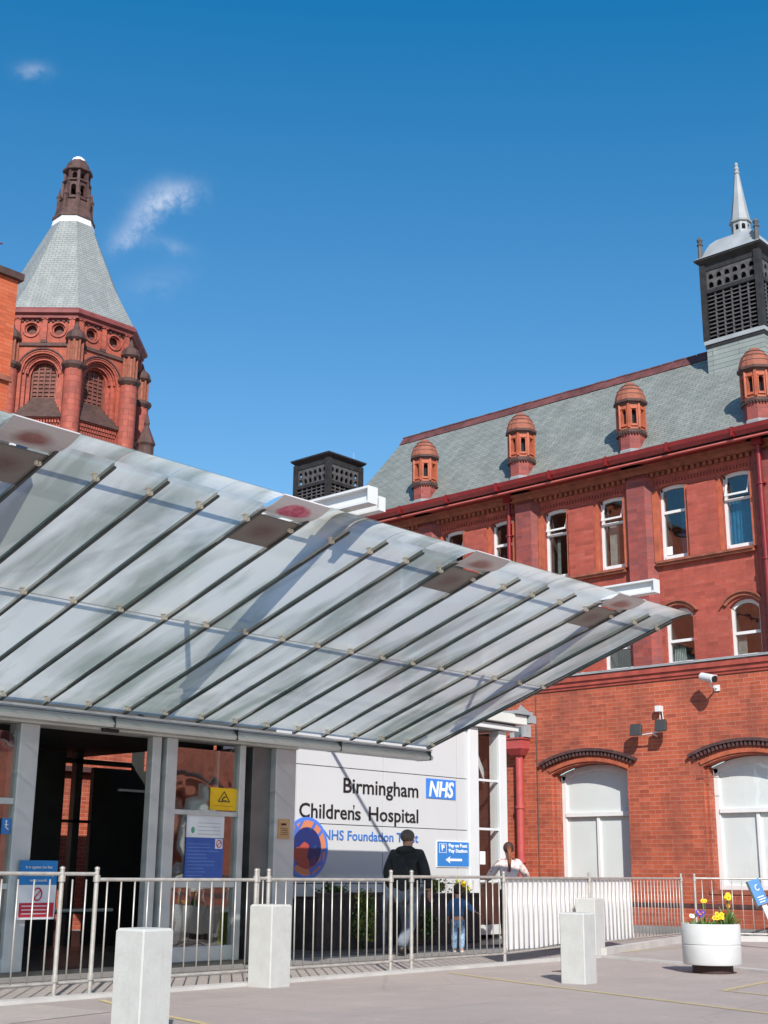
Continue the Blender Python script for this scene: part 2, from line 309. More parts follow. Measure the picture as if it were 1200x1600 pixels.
def mk_round():
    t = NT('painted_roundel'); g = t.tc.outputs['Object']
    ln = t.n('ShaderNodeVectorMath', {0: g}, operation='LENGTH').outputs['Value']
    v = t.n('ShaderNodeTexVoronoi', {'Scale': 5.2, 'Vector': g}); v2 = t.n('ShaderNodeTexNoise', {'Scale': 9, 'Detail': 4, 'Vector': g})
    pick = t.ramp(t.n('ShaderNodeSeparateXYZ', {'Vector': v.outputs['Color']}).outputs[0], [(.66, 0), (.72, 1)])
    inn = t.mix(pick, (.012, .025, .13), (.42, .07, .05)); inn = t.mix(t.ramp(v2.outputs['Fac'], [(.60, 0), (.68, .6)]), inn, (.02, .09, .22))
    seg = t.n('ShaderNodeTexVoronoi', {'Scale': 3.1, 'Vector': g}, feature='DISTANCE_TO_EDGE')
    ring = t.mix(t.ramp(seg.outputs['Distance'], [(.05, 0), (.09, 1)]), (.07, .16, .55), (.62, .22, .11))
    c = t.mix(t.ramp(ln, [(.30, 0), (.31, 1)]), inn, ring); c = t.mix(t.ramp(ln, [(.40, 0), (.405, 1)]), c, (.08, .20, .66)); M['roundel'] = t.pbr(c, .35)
mk_round()

# ------------------------------------------------------------------ mesh helpers
class MB:
    def __init__(s, T=None): s.v = []; s.f = []; s.T = T
    def add(s, vs, fs):
        k = len(s.v); s.v += [tuple(s.T(*p)) if s.T else tuple(p) for p in vs]; s.f += [tuple(i + k for i in f) for f in fs]; return s
    def box(s, x0, x1, y0, y1, z0, z1):
        return s.add([(x0, y0, z0), (x1, y0, z0), (x1, y1, z0), (x0, y1, z0), (x0, y0, z1), (x1, y0, z1), (x1, y1, z1), (x0, y1, z1)],
                     [(0, 3, 2, 1), (4, 5, 6, 7), (0, 1, 5, 4), (1, 2, 6, 5), (2, 3, 7, 6), (3, 0, 4, 7)])
    def prism(s, pts, d):
        n = len(pts); d = Vector(d)
        return s.add([tuple(p) for p in pts] + [tuple(Vector(p) + d) for p in pts],
                     [tuple(range(n))[::-1], tuple(range(n, 2 * n))] + [(i, (i + 1) % n, n + (i + 1) % n, n + i) for i in range(n)])
    def quad(s, a, b, c, d): return s.add([a, b, c, d], [(0, 1, 2, 3)])
    def lathe(s, prof, n=12, c=(0, 0), rot=0, cap=True, a0=0, a1=2 * PI):
        vs = []; full = abs(a1 - a0 - 2 * PI) < 1e-6; m = n if full else n + 1
        for r, z in prof:
            for i in range(m):
                a = rot + a0 + (a1 - a0) * i / n; vs.append((c[0] + r * math.cos(a), c[1] + r * math.sin(a), z))
        fs = []
        for j in range(len(prof) - 1):
            for i in range(n):
                k = (i + 1) % m; fs.append((j * m + i, j * m + k, (j + 1) * m + k, (j + 1) * m + i))
        if cap and full:
            fs.append(tuple(range(m))[::-1]); fs.append(tuple(range((len(prof) - 1) * m, len(prof) * m)))
        return s.add(vs, fs)
    def tube(s, pts, r, n=8, r2=None):
        pts = [Vector(p) for p in pts]; rings = []
        for i, p in enumerate(pts):
            d = (pts[min(i + 1, len(pts) - 1)] - pts[max(i - 1, 0)]).normalized()
            a = d.orthogonal().normalized() if i == 0 else (prev - d * prev.dot(d)).normalized(); prev = a; b = d.cross(a)
            rr = r if r2 is None else r + (r2 - r) * i / (len(pts) - 1)
            rings.append([p + a * rr * math.cos(t) + b * rr * math.sin(t) for t in [2 * PI * k / n for k in range(n)]])
        vs = [tuple(q) for g in rings for q in g]; fs = []
        for j in range(len(pts) - 1):
            for i in range(n): fs.append((j * n + i, j * n + (i + 1) % n, (j + 1) * n + (i + 1) % n, (j + 1) * n + i))
        fs.append(tuple(range(n))[::-1]); fs.append(tuple(range((len(pts) - 1) * n, len(pts) * n)))
        return s.add(vs, fs)
    def ell(s, c, r, n=14, m=10):
        vs = [(c[0], c[1], c[2] - r[2])]; fs = []
        for j in range(1, m):
            t = -PI / 2 + PI * j / m
            for i in range(n):
                a = 2 * PI * i / n; vs.append((c[0] + r[0] * math.cos(t) * math.cos(a), c[1] + r[1] * math.cos(t) * math.sin(a), c[2] + r[2] * math.sin(t)))
        vs.append((c[0], c[1], c[2] + r[2])); L = len(vs) - 1
        for i in range(n): fs.append((0, 1 + (i + 1) % n, 1 + i)); fs.append((L, 1 + (m - 2) * n + i, 1 + (m - 2) * n + (i + 1) % n))
        for j in range(m - 2):
            for i in range(n): fs.append((1 + j * n + i, 1 + j * n + (i + 1) % n, 1 + (j + 1) * n + (i + 1) % n, 1 + (j + 1) * n + i))
        return s.add(vs, fs)

def absloc(o):
    l = Vector(o.location)
    return l if o.parent is None else absloc(o.parent) + l
def part(name, mb, mat, parent=None, origin=None, smooth=False, bevel=0, label=None):
    """link mb (world coordinates) as ONE mesh object under parent (no rotated parents)"""
    base = absloc(parent) if parent else Vector((0, 0, 0)); o3 = Vector(origin) if origin is not None else base
    me = bpy.data.meshes.new(name); me.from_pydata([tuple(Vector(p) - o3) for p in mb.v], [], mb.f)
    uv = me.uv_layers.new(name='UVMap'); me.update()
    for p in me.polygons:
        n = p.normal
        if abs(n.z) > .995: u, v = Vector((1, 0, 0)), Vector((0, 1, 0))
        else: u = Zv.cross(n).normalized(); v = n.cross(u)
        if (u.x + u.y) < 0: u = -u
        for li in p.loop_indices:
            co = Vector(mb.v[me.loops[li].vertex_index]); uv.data[li].uv = (co.dot(u), co.dot(v))
        p.use_smooth = smooth
    for m in (mat if isinstance(mat, (list, tuple)) else [mat]): me.materials.append(M[m] if isinstance(m, str) else m)
    o = bpy.data.objects.new(name, me); COL.objects.link(o); o.location = o3 - base
    if parent: o.parent = parent
    if smooth:
        mod = o.modifiers.new('edge', 'EDGE_SPLIT'); mod.split_angle = R(40)
    if bevel:
        b = o.modifiers.new('bevel', 'BEVEL'); b.width = bevel; b.segments = 2; b.limit_method = 'ANGLE'
    if label: o['label'] = label
    return o
def tag(o, label, cat, group=None, kind=None):
    o['label'] = label; o['category'] = cat
    if group: o['group'] = group
    if kind: o['kind'] = kind
    return o
def thing(name, loc, label, cat, group=None):
    o = bpy.data.objects.new(name, None); COL.objects.link(o); o.location = loc; o.empty_display_size = .2
    return tag(o, label, cat, group)
def structure(name, mb, mat):
    o = part(name, mb, mat); o['kind'] = 'structure'; return o
def copy_tree(o, parent=None):
    c = o.copy(); COL.objects.link(c); c.parent = parent
    for ch in list(o.children): copy_tree(ch, c)
    return c

def wall(mb, P, u0, u1, z0, z1, ops, depth=.12, seg=10, reveal=True):
    """wall sheet with openings; P(u,z,d) -> world; ops = (ua, ub, za, zspring, rise)"""
    cuts = {u0, u1}
    for a, b, *_ in ops:
        for k in range(seg + 1): cuts.add(round(a + (b - a) * k / seg, 5))
    cuts = sorted(c for c in cuts if u0 - 1e-6 <= c <= u1 + 1e-6)
    def top(op, u):
        a, b, za, zs, r = op
        if r <= 0: return zs
        w = (b - a) / 2; rad = (w * w + r * r) / (2 * r); x = u - (a + b) / 2
        return zs + r - rad + math.sqrt(max(rad * rad - x * x, 0))
    for ua, ub in zip(cuts, cuts[1:]):
        if ub - ua < 1e-5: continue
        mid = (ua + ub) / 2; cur = sorted([op for op in ops if op[0] - 1e-6 < mid < op[1] + 1e-6], key=lambda q: q[2]); la = lb = z0
        for op in cur:
            mb.quad(P(ua, la, 0), P(ub, lb, 0), P(ub, op[2], 0), P(ua, op[2], 0)); la, lb = top(op, ua), top(op, ub)
        mb.quad(P(ua, la, 0), P(ub, lb, 0), P(ub, z1, 0), P(ua, z1, 0))
    if reveal:
        for op in ops:
            a, b, za, zs, r = op
            pts = [(a, za)] + [(a + (b - a) * k / seg, top(op, a + (b - a) * k / seg)) for k in range(seg + 1)] + [(b, za)]
            for (p, q) in zip(pts, pts[1:] + pts[:1]): mb.quad(P(p[0], p[1], 0), P(q[0], q[1], 0), P(q[0], q[1], depth), P(p[0], p[1], depth))
    return mb
def arch_band(mb, P, a, b, zs, r, t0, t1, d0, d1, seg=14, ext=0, full=True):
    """curved band following a segmental arch: from offset t0 to t1 above it, depth d0..d1"""
    w = (b - a) / 2; rad = (w * w + r * r) / (2 * r); c = (a + b) / 2; zc = zs + r - rad; th = math.asin(min(1, w / rad)) + ext
    for k in range(seg):
        x0, x1 = -th + 2 * th * k / seg, -th + 2 * th * (k + 1) / seg
        q = lambda t, x: (c + (rad + t) * math.sin(x), zc + (rad + t) * math.cos(x))
        c4 = [q(t0, x0), q(t0, x1), q(t1, x1), q(t1, x0)]
        mb.add([P(*p, d0) for p in c4] + [P(*p, d1) for p in c4], [(0, 1, 2, 3), (7, 6, 5, 4), (0, 4, 5, 1), (3, 2, 6, 7), (1, 5, 6, 2), (0, 3, 7, 4)])
    return mb
def obox(mb, P, ua, ub, z0, z1, d0, d1):
    c4 = [(ua, z0), (ub, z0), (ub, z1), (ua, z1)]
    return mb.add([P(*p, d0) for p in c4] + [P(*p, d1) for p in c4], [(0, 1, 2, 3), (7, 6, 5, 4), (0, 4, 5, 1), (3, 2, 6, 7), (1, 5, 6, 2), (0, 3, 7, 4)])
def arched_plate(mb, P, a, b, z0, zs, r, d0, d1, seg=10):
    w = (b - a) / 2
    if r > 0:
        rad = (w * w + r * r) / (2 * r); top = [(a + (b - a) * k / seg, zs + r - rad + math.sqrt(max(0, rad * rad - (a + (b - a) * k / seg - (a + b) / 2) ** 2))) for k in range(seg + 1)]
    else: top = [(a, zs), (b, zs)]
    pts = [(b, z0), (a, z0)] + top; n = len(pts)
    return mb.add([P(*p, d0) for p in pts] + [P(*p, d1) for p in pts], [tuple(range(n)), tuple(range(n, 2 * n))[::-1]] + [(i, (i + 1) % n, n + (i + 1) % n, n + i) for i in range(n)])

def text(name, s, mat, x, y, z, width, height, parent, font_offset=0, shear=0, tilt=0, ext=.004, align_right=False):
    """lettering on a face that looks towards -Y; x,z = left end of the baseline"""
    cu = bpy.data.curves.new(name, 'FONT'); cu.body = s; cu.size = 1; cu.extrude = 0; cu.offset = font_offset; cu.shear = shear; cu.resolution_u = 3
    o = bpy.data.objects.new(name, cu); COL.objects.link(o); bpy.context.view_layer.update()
    bb = o.bound_box; xs = [b[0] for b in bb]; ys = [b[1] for b in bb]; w = max(xs) - min(xs); h = max(ys)
    sx = width / w; sy = height / h
    o.scale = (sx, sy, 1); o.rotation_euler = (PI / 2, 0, tilt); cu.extrude = ext
    base = absloc(parent) if parent else Vector((0, 0, 0)); o.location = Vector((x - min(xs) * sx, y, z)) - base; o.parent = parent
    cu.materials.append(M[mat]); bpy.context.view_layer.update()
    me = bpy.data.meshes.new_from_object(o.evaluated_get(bpy.context.evaluated_depsgraph_get())); me.name = name
    q = bpy.data.objects.new(name, me); COL.objects.link(q); q.parent = parent; q.location = o.location; q.rotation_euler = o.rotation_euler; q.scale = o.scale
    bpy.data.objects.remove(o); return q

# ------------------------------------------------------------------ ground, pavement, kerbs, lines
g = MB(); g.quad((-600, -600, 0), (600, -600, 0), (600, 600, 0), (-600, 600, 0)); structure('ground', g, 'asphalt')
def slab(name, pts, z, mat, th=.0):
    m = MB(); n = len(pts)
    if th: m.prism([(x, y, z - th) for x, y in pts], (0, 0, th))
    else: m.add([(x, y, z) for x, y in pts], [tuple(range(n))])
    return structure(name, m, mat)
def ribbon(name, pts, w, z, mat, h=0):
    m = MB(); P = [Vector((x, y, 0)) for x, y in pts]; L = []; Rr = []
    for i, p in enumerate(P):
        d = (P[min(i + 1, len(P) - 1)] - P[max(i - 1, 0)]).normalized(); nn = Vector((-d.y, d.x, 0)) * w / 2; L.append(p + nn); Rr.append(p - nn)
    for i in range(len(P) - 1):
        c = [Rr[i], Rr[i + 1], L[i + 1], L[i]]
        if h: m.add([(q.x, q.y, .001) for q in c] + [(q.x, q.y, z) for q in c], [(4, 5, 6, 7), (0, 1, 5, 4), (2, 3, 7, 6), (1, 2, 6, 5), (3, 0, 4, 7)])
        else: m.add([(q.x, q.y, z) for q in c], [(0, 1, 2, 3)])
    return structure(name, m, mat)
slab('pavement', [(-30, 10.5), (16.4, 10.7), (16.0, 9.1), (15.6, 8.0), (14.6, 5.5), (12, 0), (9, -8), (60, -8), (60, 40), (-30, 40)], .006, 'pavement')
slab('path', [(-30, 12.2), (17.5, 12.2), (19.2, 13.2), (20.4, 14.4), (20.4, 40), (-30, 40)], .012, 'paving')
ribbon('kerb', [(-20, 10.38), (6, 10.40), (14, 10.62), (16.22, 10.68)], .16, .035, 'kerb', 1)
ribbon('kerb', [(16.25, 10.62), (15.85, 9.1), (15.45, 7.95), (14.4, 5.4), (11.8, -.1), (9, -6)], .14, .03, 'kerb', 1)
ribbon('kerb', [(16.7, 10.92), (21.5, 12.22), (22.6, 10.9)], .14, .10, 'kerb', 1)
ribbon('road_marking', [(12.40, 10.22), (11.90, 8.90), (10.84, 5.45), (9.4, .9), (8, -4)], .075, .004, 'paint_yellow')
ribbon('road_marking', [(17.0, 11.0), (18.4, 11.22), (19.6, 11.25)], .07, .010, 'paint_yellow')
ribbon('road_marking', [(14.6, 7.12), (12.62, 6.82), (12.3, 5.7), (11.9, 4.2)], .075, .004, 'paint_yellow')
ribbon('road_marking', [(7.45, 10.2), (7.15, 9.3), (6.9, 8.1), (6.5, 6.6)], .075, .004, 'paint_yellow')

slab('asphalt_patch', [(5.2, 9.0), (6.9, 9.3), (6.8, 10.25), (5.0, 10.25)], .0035, mk_patch((.56, .49, .44)))
dc = MB(); dc.box(13.5, 13.95, 9.2, 9.55, .001, .008); dc.box(13.54, 13.91, 9.24, 9.51, .0081, .012)
tag(part('drain_cover', dc, plain('rusty_cast_iron', (.11, .09, .08), .6, .3, var=.4, scale=20, bump=.004)), 'small rusty iron drain cover set in the asphalt by the kerb', 'drain cover')

# ------------------------------------------------------------------ right building (brick hospital wing)
XB = 23.5
PX = lambda u, z, d: (XB + d, u, z)
YN, YS = 22.7, -14.0
B = thing('brick_hospital_wing', (XB, 11, 0), 'long red brick wing with arched white ground floor windows and a green slate roof', 'building')
doors = [(14.60 - 3.64 * k, 16.50 - 3.64 * k) for k in range(-1, 8) if 16.50 - 3.64 * k < 18 and k >= 0]
m = MB(); wall(m, PX, YS, YN, 0, 5.04, [(a, b, .84, 3.20, .20) for a, b in doors], depth=.30)
m.quad((XB, YN, 0), (XB + 5, YN, 0), (XB + 5, YN, 5.04), (XB, YN, 5.04)); part('ground_floor_wall', m, 'brick_low', B)
Yk = [11.12 + 3.0 * k for k in range(-8, 4)]
win = []
for y in Yk:
    win += [(y + .40, y + 1.06), (y + 1.88, y + 2.54)]
win = [w for w in win if w[1] < 22.5 and w[0] > YS]
XU = XB + .2; PU = lambda u, z, d: (XU + d, u, z)
m = MB(); wall(m, PU, YS, YN, 5.04, 9.72, [(a, b, 5.30, 6.34, .16) for a, b in win] + [(a, b, 7.56, 9.14, .045) for a, b in win], depth=.12, seg=6)
m.box(XU, XU + .4, YN - .001, YN + .25, 0, 9.72)
# gable end
m.add([(XU, YN + .25, 9.7), (28.8, YN + .25, 9.7), (26, YN + .25, 12.75)], [(0, 1, 2)]); m.quad((XU, YN + .25, 0), (28.8, YN + .25, 0), (28.8, YN + .25, 9.7), (XU, YN + .25, 9.7))
part('upper_wall', m, 'brick_up', B)
# raised brick piers between paired windows
for y in Yk:
    a, b = y + 1.12, y + 1.80
    if a > YS:
        m = MB(); m.box(XB + .08, XU - .002, a, b, 7.521, 9.02); m.add([(XB + .08, a, 9.02), (XB + .08, b, 9.02), (XU - .002, b, 9.10), (XU - .002, a, 9.10)], [(0, 1, 2, 3)]); part('window_pier', m, 'brick_up', B)
    for (c, d) in ((y + .30, y + .40), (y + 1.06, y + 1.119), (y + 1.801, y + 1.88), (y + 2.54, y + 2.66)): part('window_pier', MB().box(XB + .13, XU - .002, c, d, 7.521, 9.08), 'terra_or', B)
# canted pilasters with purple bands
for k, y in enumerate(Yk):
    p = MB(); pts = [(XU, y - .37), (XB + .02, y - .22), (XB + .02, y + .22), (XU, y + .37)]
    p.prism([(q[0], q[1], 5.26) for q in pts], (0, 0, 4.14))
    p.add([(XU, y - .37, 9.4), (XB + .02, y - .22, 9.4), (XB + .02, y + .22, 9.4), (XU, y + .37, 9.4), (XU, y - .2, 9.62), (XU, y + .2, 9.62)], [(1, 2, 5, 4), (0, 1, 4), (2, 3, 5)])
    part('pilaster', p, 'brick_pil', B, origin=(XB, y, 5.2))
# sill course, frieze and dogtooth under the eaves
for y in Yk:
    m = MB(); m.box(XB + .10, XU - .002, y + .38, y + 2.62, 7.42, 7.47); m.box(XB + .06, XU - .002, y + .40, y + 2.60, 7.47, 7.52); part('sill_course', m, 'terra_dome', B)
m = MB(); m.box(XB + .05, XU - .002, YS, YN, 9.50, 9.60); m.box(XB - .02, XU - .002, YS, YN, 9.60, 9.70)
for i in range(int((YN - YS) / .14)):
    y = YS + .14 * i; m.box(XB + .12, XU - .003, y, y + .07, 9.41, 9.498)
part('corbel_frieze', m, 'terra_dome', B)
m = MB()
for i in range(int((YN - YS) / .075)):
    y = YS + .075 * i; m.box(XB + .17, XU - .003, y, y + .03, 9.22, 9.30)
o = part('dogtooth_course', m, 'brick_up', B); o['kind'] = 'stuff'
# string course
m = MB(); m.box(XB - .10, XB + .19, YS, YN, 5.14, 5.24); m.box(XB - .06, XB - .002, YS, YN, 5.045, 5.14); m.box(XB - .02, XB + .19, YS, YN, 5.24, 5.262)
m.box(XB - .03, XB - .001, YS, YN, 4.985, 5.045)
part('string_course', m, plain('terracotta_moulding', (.34, .065, .045), .6, var=.3, scale=4, dirt=.5), B)
m = MB(); m.box(XB - .13, XB - .02, YS, YN, 5.263, 5.285); m.tube([(XB - .10, YS, 5.30), (XB - .10, YN, 5.30)], .012, 6)
for i in range(30): m.box(XB - .12, XB - .06, YS + i * 1.23, YS + i * 1.23 + .05, 5.28, 5.325)
part('lead_flashing', m, 'lead', B)
# plinth
m = MB(); m.box(XB - .06, XB - .002, YS, YN, .0, .16); part('plinth', m, plain('grey_plinth', (.22, .22, .22), .8, var=.2, scale=3, dirt=.4), B)
m = MB(); m.box(XB - .045, XB - .002, YS, YN, .52, .60); m.box(XB - .03, XB - .002, YS, YN, .16, .52)
o = part('lower_band', m, ['brick_low', 'dark_brick'], B)
for p in o.data.polygons:
    if min(abs((o.location.z + B.location.z) + o.data.vertices[v].co.z - .52) for v in p.vertices) < .001 and max(o.data.vertices[v].co.z for v in p.vertices) > .55: p.material_index = 1
# windows (upper floors)
def sash(a, b, z0, zs, r, style, parent, P, cat_label=None):
    f = MB(); t = .055; d = .10
    obox(f, P, a, a + t, z0, zs, d, d + .08); obox(f, P, b - t, b, z0, zs, d, d + .08); obox(f, P, a + t, b - t, z0, z0 + .09, d - .02, d + .08)
    arch_band(f, P, a, b, zs, r, -.075, .0, d, d + .08, 8)
    zt = z0 + (zs - z0) * (.66 if zs - z0 > 1.3 else .50)
    obox(f, P, a + t, b - t, zt - .03, zt + .03, d, d + .075)
    fr = part('window', f, 'white_paint', parent, origin=P((a + b) / 2, z0, 0))
    if style % 3 != 2 and zs - z0 > 1.3:      # small top light tipped open
        h = MB(); zt1 = zs - .05; w0, w1 = a + t + .012, b - t - .012; tip = .12
        for (u0_, u1_) in ((w0, w0 + .03), (w1 - .03, w1)):
            h.add([P(u0_, zt1, d + .02), P(u1_, zt1, d + .02), P(u1_, zt + .09, d - tip), P(u0_, zt + .09, d - tip), P(u0_, zt1, d + .05), P(u1_, zt1, d + .05), P(u1_, zt + .09, d - tip + .03), P(u0_, zt + .09, d - tip + .03)],
                  [(0, 1, 2, 3), (7, 6, 5, 4), (0, 4, 5, 1), (1, 5, 6, 2), (2, 6, 7, 3), (3, 7, 4, 0)])
        obox(h, P, w0, w1, zt + .07, zt + .11, d - tip, d - tip + .03)
        part('open_light', h, 'white_paint', fr)
    gp = MB(); arched_plate(gp, P, a + t, b - t, z0 + .09, zs, max(r - .07, .001), d + .04, d + .048, 6); part('pane', gp, 'glass_dark', fr)
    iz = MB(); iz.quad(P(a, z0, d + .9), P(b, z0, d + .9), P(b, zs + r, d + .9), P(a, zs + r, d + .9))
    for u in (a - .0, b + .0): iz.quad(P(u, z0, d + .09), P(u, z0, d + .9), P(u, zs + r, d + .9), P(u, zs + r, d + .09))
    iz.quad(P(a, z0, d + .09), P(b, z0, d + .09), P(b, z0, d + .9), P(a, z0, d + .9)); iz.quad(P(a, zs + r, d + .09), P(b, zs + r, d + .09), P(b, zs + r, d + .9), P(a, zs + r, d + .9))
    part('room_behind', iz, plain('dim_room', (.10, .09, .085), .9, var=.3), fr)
    return fr
cur_mat = plain('blue_curtain', (.02, .19, .36), .8, var=.3, scale=9); net = plain('pale_blind_fabric', (.42, .44, .40), .8, var=.2, scale=9)
def curtain(P, a, b, z0, z1, d, mat, parent, folds=True, vertical=False):
    m = MB(); n = 14
    for i in range(n):
        ua, ub = a + (b - a) * i / n, a + (b - a) * (i + (1 if not vertical else .62)) / n
        da, db = d + (.02 * (i % 2)), d + (.02 * ((i + 1) % 2))
        m.quad(P(ua, z0, da), P(ub, z0, db), P(ub, z1, db), P(ua, z1, da))
    return part('curtain', m, mat, parent)
for i, (a, b) in enumerate(win):
    near = a > 9.5
    fr = sash(a, b, 7.56, 9.14, .045, i if near else 2, B, PU)
    if near:
        k = len(win) - 1 - i   # 0 = farthest
        y = a - 11.12
        if abs(a - 11.52) < .05: curtain(PU, a + .05, b - .02, 7.6, 8.6, .24, cur_mat, fr)
        elif abs(a - 13.0) < .05: curtain(PU, a + .05, a + .28, 7.6, 8.6, .24, cur_mat, fr); q = MB(); obox(q, PU, b - .2, b - .07, 7.68, 7.86, .13, .136); part('paper_notice', q, 'sign_white', fr)
        elif abs(a - 14.52) < .05: curtain(PU, a + .30, b - .12, 7.6, 8.6, .24, net, fr)
        elif abs(a - 16.0) < .05: curtain(PU, b - .3, b - .22, 7.6, 8.5, .2, net, fr)
    fr = sash(a, b, 5.30, 6.34, .16, 2, B, PU)
    if abs(a - 13.0) < .05: curtain(PU, a + .3, b - .08, 5.4, 5.78, .2, net, fr, vertical=True)
    if abs(a - 11.52) < .05: curtain(PU, b - .25, b - .06, 5.4, 5.8, .2, net, fr)
for a, b in win:
    m = MB(); arch_band(m, PU, a - .02, b + .02, 6.35, .17, .03, .10, -.05, .10, 10); arch_band(m, PU, a - .02, b + .02, 6.35, .17, .10, .13, -.09, .10, 10, .08); part('arch_moulding', m, 'terra_dome', B)
# ground floor door-height windows
for k, (a, b) in enumerate(doors):
    a2, b2 = a + .30, b - .08
    mb = MB(); P = PX
    # stepped brick reveal on the far side, rounded piers
    part('brick_reveal', obox(MB(), P, b - .06, b - .002, .84, 3.2, .10, .30), 'brick_low', B); part('brick_reveal', obox(MB(), P, a + .002, a + .06, .84, 3.2, .16, .30), 'brick_low', B)
    a2, b2 = a + .062, b - .062
    f = MB(); d = .30; t = .10
    obox(f, P, a2, a2 + t, .86, 3.18, d, d + .09); obox(f, P, b2 - t, b2, .86, 3.18, d, d + .09); obox(f, P, a2 + t, b2 - t, .86, .95, d, d + .09)
    arch_band(f, P, a2 - .02, b2 + .02, 3.18, .19, -.12, .02, d, d + .09, 12)
    obox(f, P, a2 + t, b2 - t, 2.31, 2.40, d - .03, d + .085); mid = (a2 + b2) / 2; obox(f, P, mid - .035, mid + .035, .95, 2.31, d + .005, d + .085)
    fr = part('arched_window', f, 'white_paint', B, origin=(XB, mid, .84), bevel=.006)
    q = MB(); arched_plate(q, P, a2 + .03, b2 - .03, .93, 3.18, .17, d + .06, d + .066, 12); part('blind', q, 'blind', fr)
    q = MB(); arched_plate(q, P, a2 + .03, b2 - .03, .93, 3.18, .17, d + .04, d + .046, 12); part('pane', q, 'glass', fr)
    s = MB(); obox(s, P, a + .002, b - .002, .78, .86, -.02, .38); part('window_sill', s, 'terra_dome', B)
    h = MB(); arch_band(h, P, a - .10, b + .12, 3.34, .21, .10, .16, -.10, -.002, 20, .04)
    n = 26
    w = (b - a + .22) / 2; r = .21; rad = (w * w + r * r) / (2 * r); c = (a + b + .02) / 2; zc = 3.34 + r - rad; th = math.asin(w / rad) + .02
    for i in range(n):
        x = -th + 2 * th * (i + .5) / n; hw = th / n * .55
        q4 = [(c + (rad + tt) * math.sin(xx), zc + (rad + tt) * math.cos(xx)) for tt, xx in ((.012, x - hw), (.012, x + hw), (.10, x + hw), (.10, x - hw))]
        h.add([P(*p_, -.075) for p_ in q4] + [P(*p_, -.002) for p_ in q4], [(0, 1, 2, 3), (7, 6, 5, 4), (0, 4, 5, 1), (3, 2, 6, 7), (1, 5, 6, 2), (0, 3, 7, 4)])
    part('hood_mould', h, 'dark_brick', B)
    h = MB(); arch_band(h, P, a - .02, b + .02, 3.215, .20, .02, .10, -.03, -.002, 16); part('arch_ring', h, 'terra_or', B)
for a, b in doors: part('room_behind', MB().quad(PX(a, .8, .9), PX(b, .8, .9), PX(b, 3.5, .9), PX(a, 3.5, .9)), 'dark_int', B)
# roof
SL = (12.88 - 9.85) / (26 - 23.2)
m = MB(); th = .08
for s in (1, -1):
    x0 = 26 - s * 2.86
    m.add([(x0, YS, 9.78), (x0, YN + .35, 9.78), (26, YN + .35, 12.88), (26, YS, 12.88), (x0, YS, 9.70), (x0, YN + .35, 9.70), (26, YN + .35, 12.78), (26, YS, 12.78)],
          [(0, 1, 2, 3), (7, 6, 5, 4), (0, 4, 5, 1), (1, 5, 6, 2), (3, 2, 6, 7)])
RF = part('roof', m, 'slate', B)
m = MB()
for i in range(int((YN + .35 - YS) / .32)):
    y = YN + .35 - .32 * (i + 1); s_ = random.uniform(-.006, .006)
    m.add([(25.84, y + .006, 12.74 + s_), (25.84, y + .314, 12.74 + s_), (26, y + .314, 12.97 + s_), (26, y + .006, 12.97 + s_), (26.16, y + .006, 12.74 + s_), (26.16, y + .314, 12.74 + s_)], [(0, 1, 2, 3), (3, 2, 5, 4), (0, 3, 4), (1, 5, 2)])
    m.box(25.985, 26.015, y + .01, y + .31, 12.97 + s_, 13.0 + s_)
part('ridge_tile', m, plain('brown_ridge_tile', (.14, .05, .045), .6, var=.4, scale=3, dirt=.4), RF)
# gutter and eaves board
m = MB(); m.box(23.20, XU, YS, YN + .3, 9.66, 9.70); part('soffit', m, 'red_paint', B)
m = MB(); prof = [(23.04, 9.78), (23.02, 9.87), (23.05, 9.87), (23.07, 9.80), (23.16, 9.80), (23.18, 9.87), (23.2, 9.87), (23.2, 9.72), (23.10, 9.70)]
m.prism([(x, YS, z) for x, z in prof], (0, YN + .3 - YS, 0))
for i in range(24): y = YS + 1.5 * i; m.box(23.0, 23.2, y, y + .05, 9.69, 9.885)
part('gutter', m, 'red_paint', B)
m = MB(); m.box(23.13, 23.22, YS, YN + .28, 9.628, 9.655); part('eaves_moulding', m, plain('faded_pink_moulding', (.50, .13, .11), .5), B)
def downpipe(y, z0, z1, x, mat, r=.05):
    m = MB(); m.tube([(x, y, z0), (x, y, z1)], r, 10)
    z = z0 + .3
    while z < z1: m.lathe([(r + .018, z), (r + .018, z + .05)], 10, (x, y)); m.box(x - .02, x + .12, y - .09, y + .09, z + .01, z + .04); z += 1.55
    m.box(x - .09, x + .09, y - .1, y + .1, z1 - .02, z1 + .14)
    return part('downpipe', m, mat, B, origin=(x, y, z0), smooth=True)
downpipe(17.56, 5.3, 9.55, XB + .06, 'red_paint'); downpipe(11.30 - .12, 5.3, 9.55, XB - .06, 'red_paint', .055); downpipe(5.5, 5.3, 9.55, XB - .06, 'red_paint')
# rainwater pipe with hopper near the entrance
m = MB(); m.tube([(XB - .10, 17.28, 1.42), (XB - .10, 17.28, 3.80)], .085, 12); m.lathe([(.105, 1.36), (.105, 1.46)], 12, (XB - .10, 17.28)); m.lathe([(.105, 2.5), (.105, 2.56)], 12, (XB - .10, 17.28))
m.box(XB - .32, XB - .01, 17.06, 17.55, 3.78, 3.98); m.box(XB - .35, XB - .01, 17.03, 17.58, 3.98, 4.01)
m.add([(XB - .22, 17.16, 3.64), (XB - .02, 17.16, 3.64), (XB - .02, 17.42, 3.64), (XB - .22, 17.42, 3.64), (XB - .32, 17.06, 3.78), (XB - .01, 17.06, 3.78), (XB - .01, 17.55, 3.78), (XB - .32, 17.55, 3.78)],
      [(0, 3, 2, 1), (0, 1, 5, 4), (1, 2, 6, 5), (2, 3, 7, 6), (3, 0, 4, 7)])
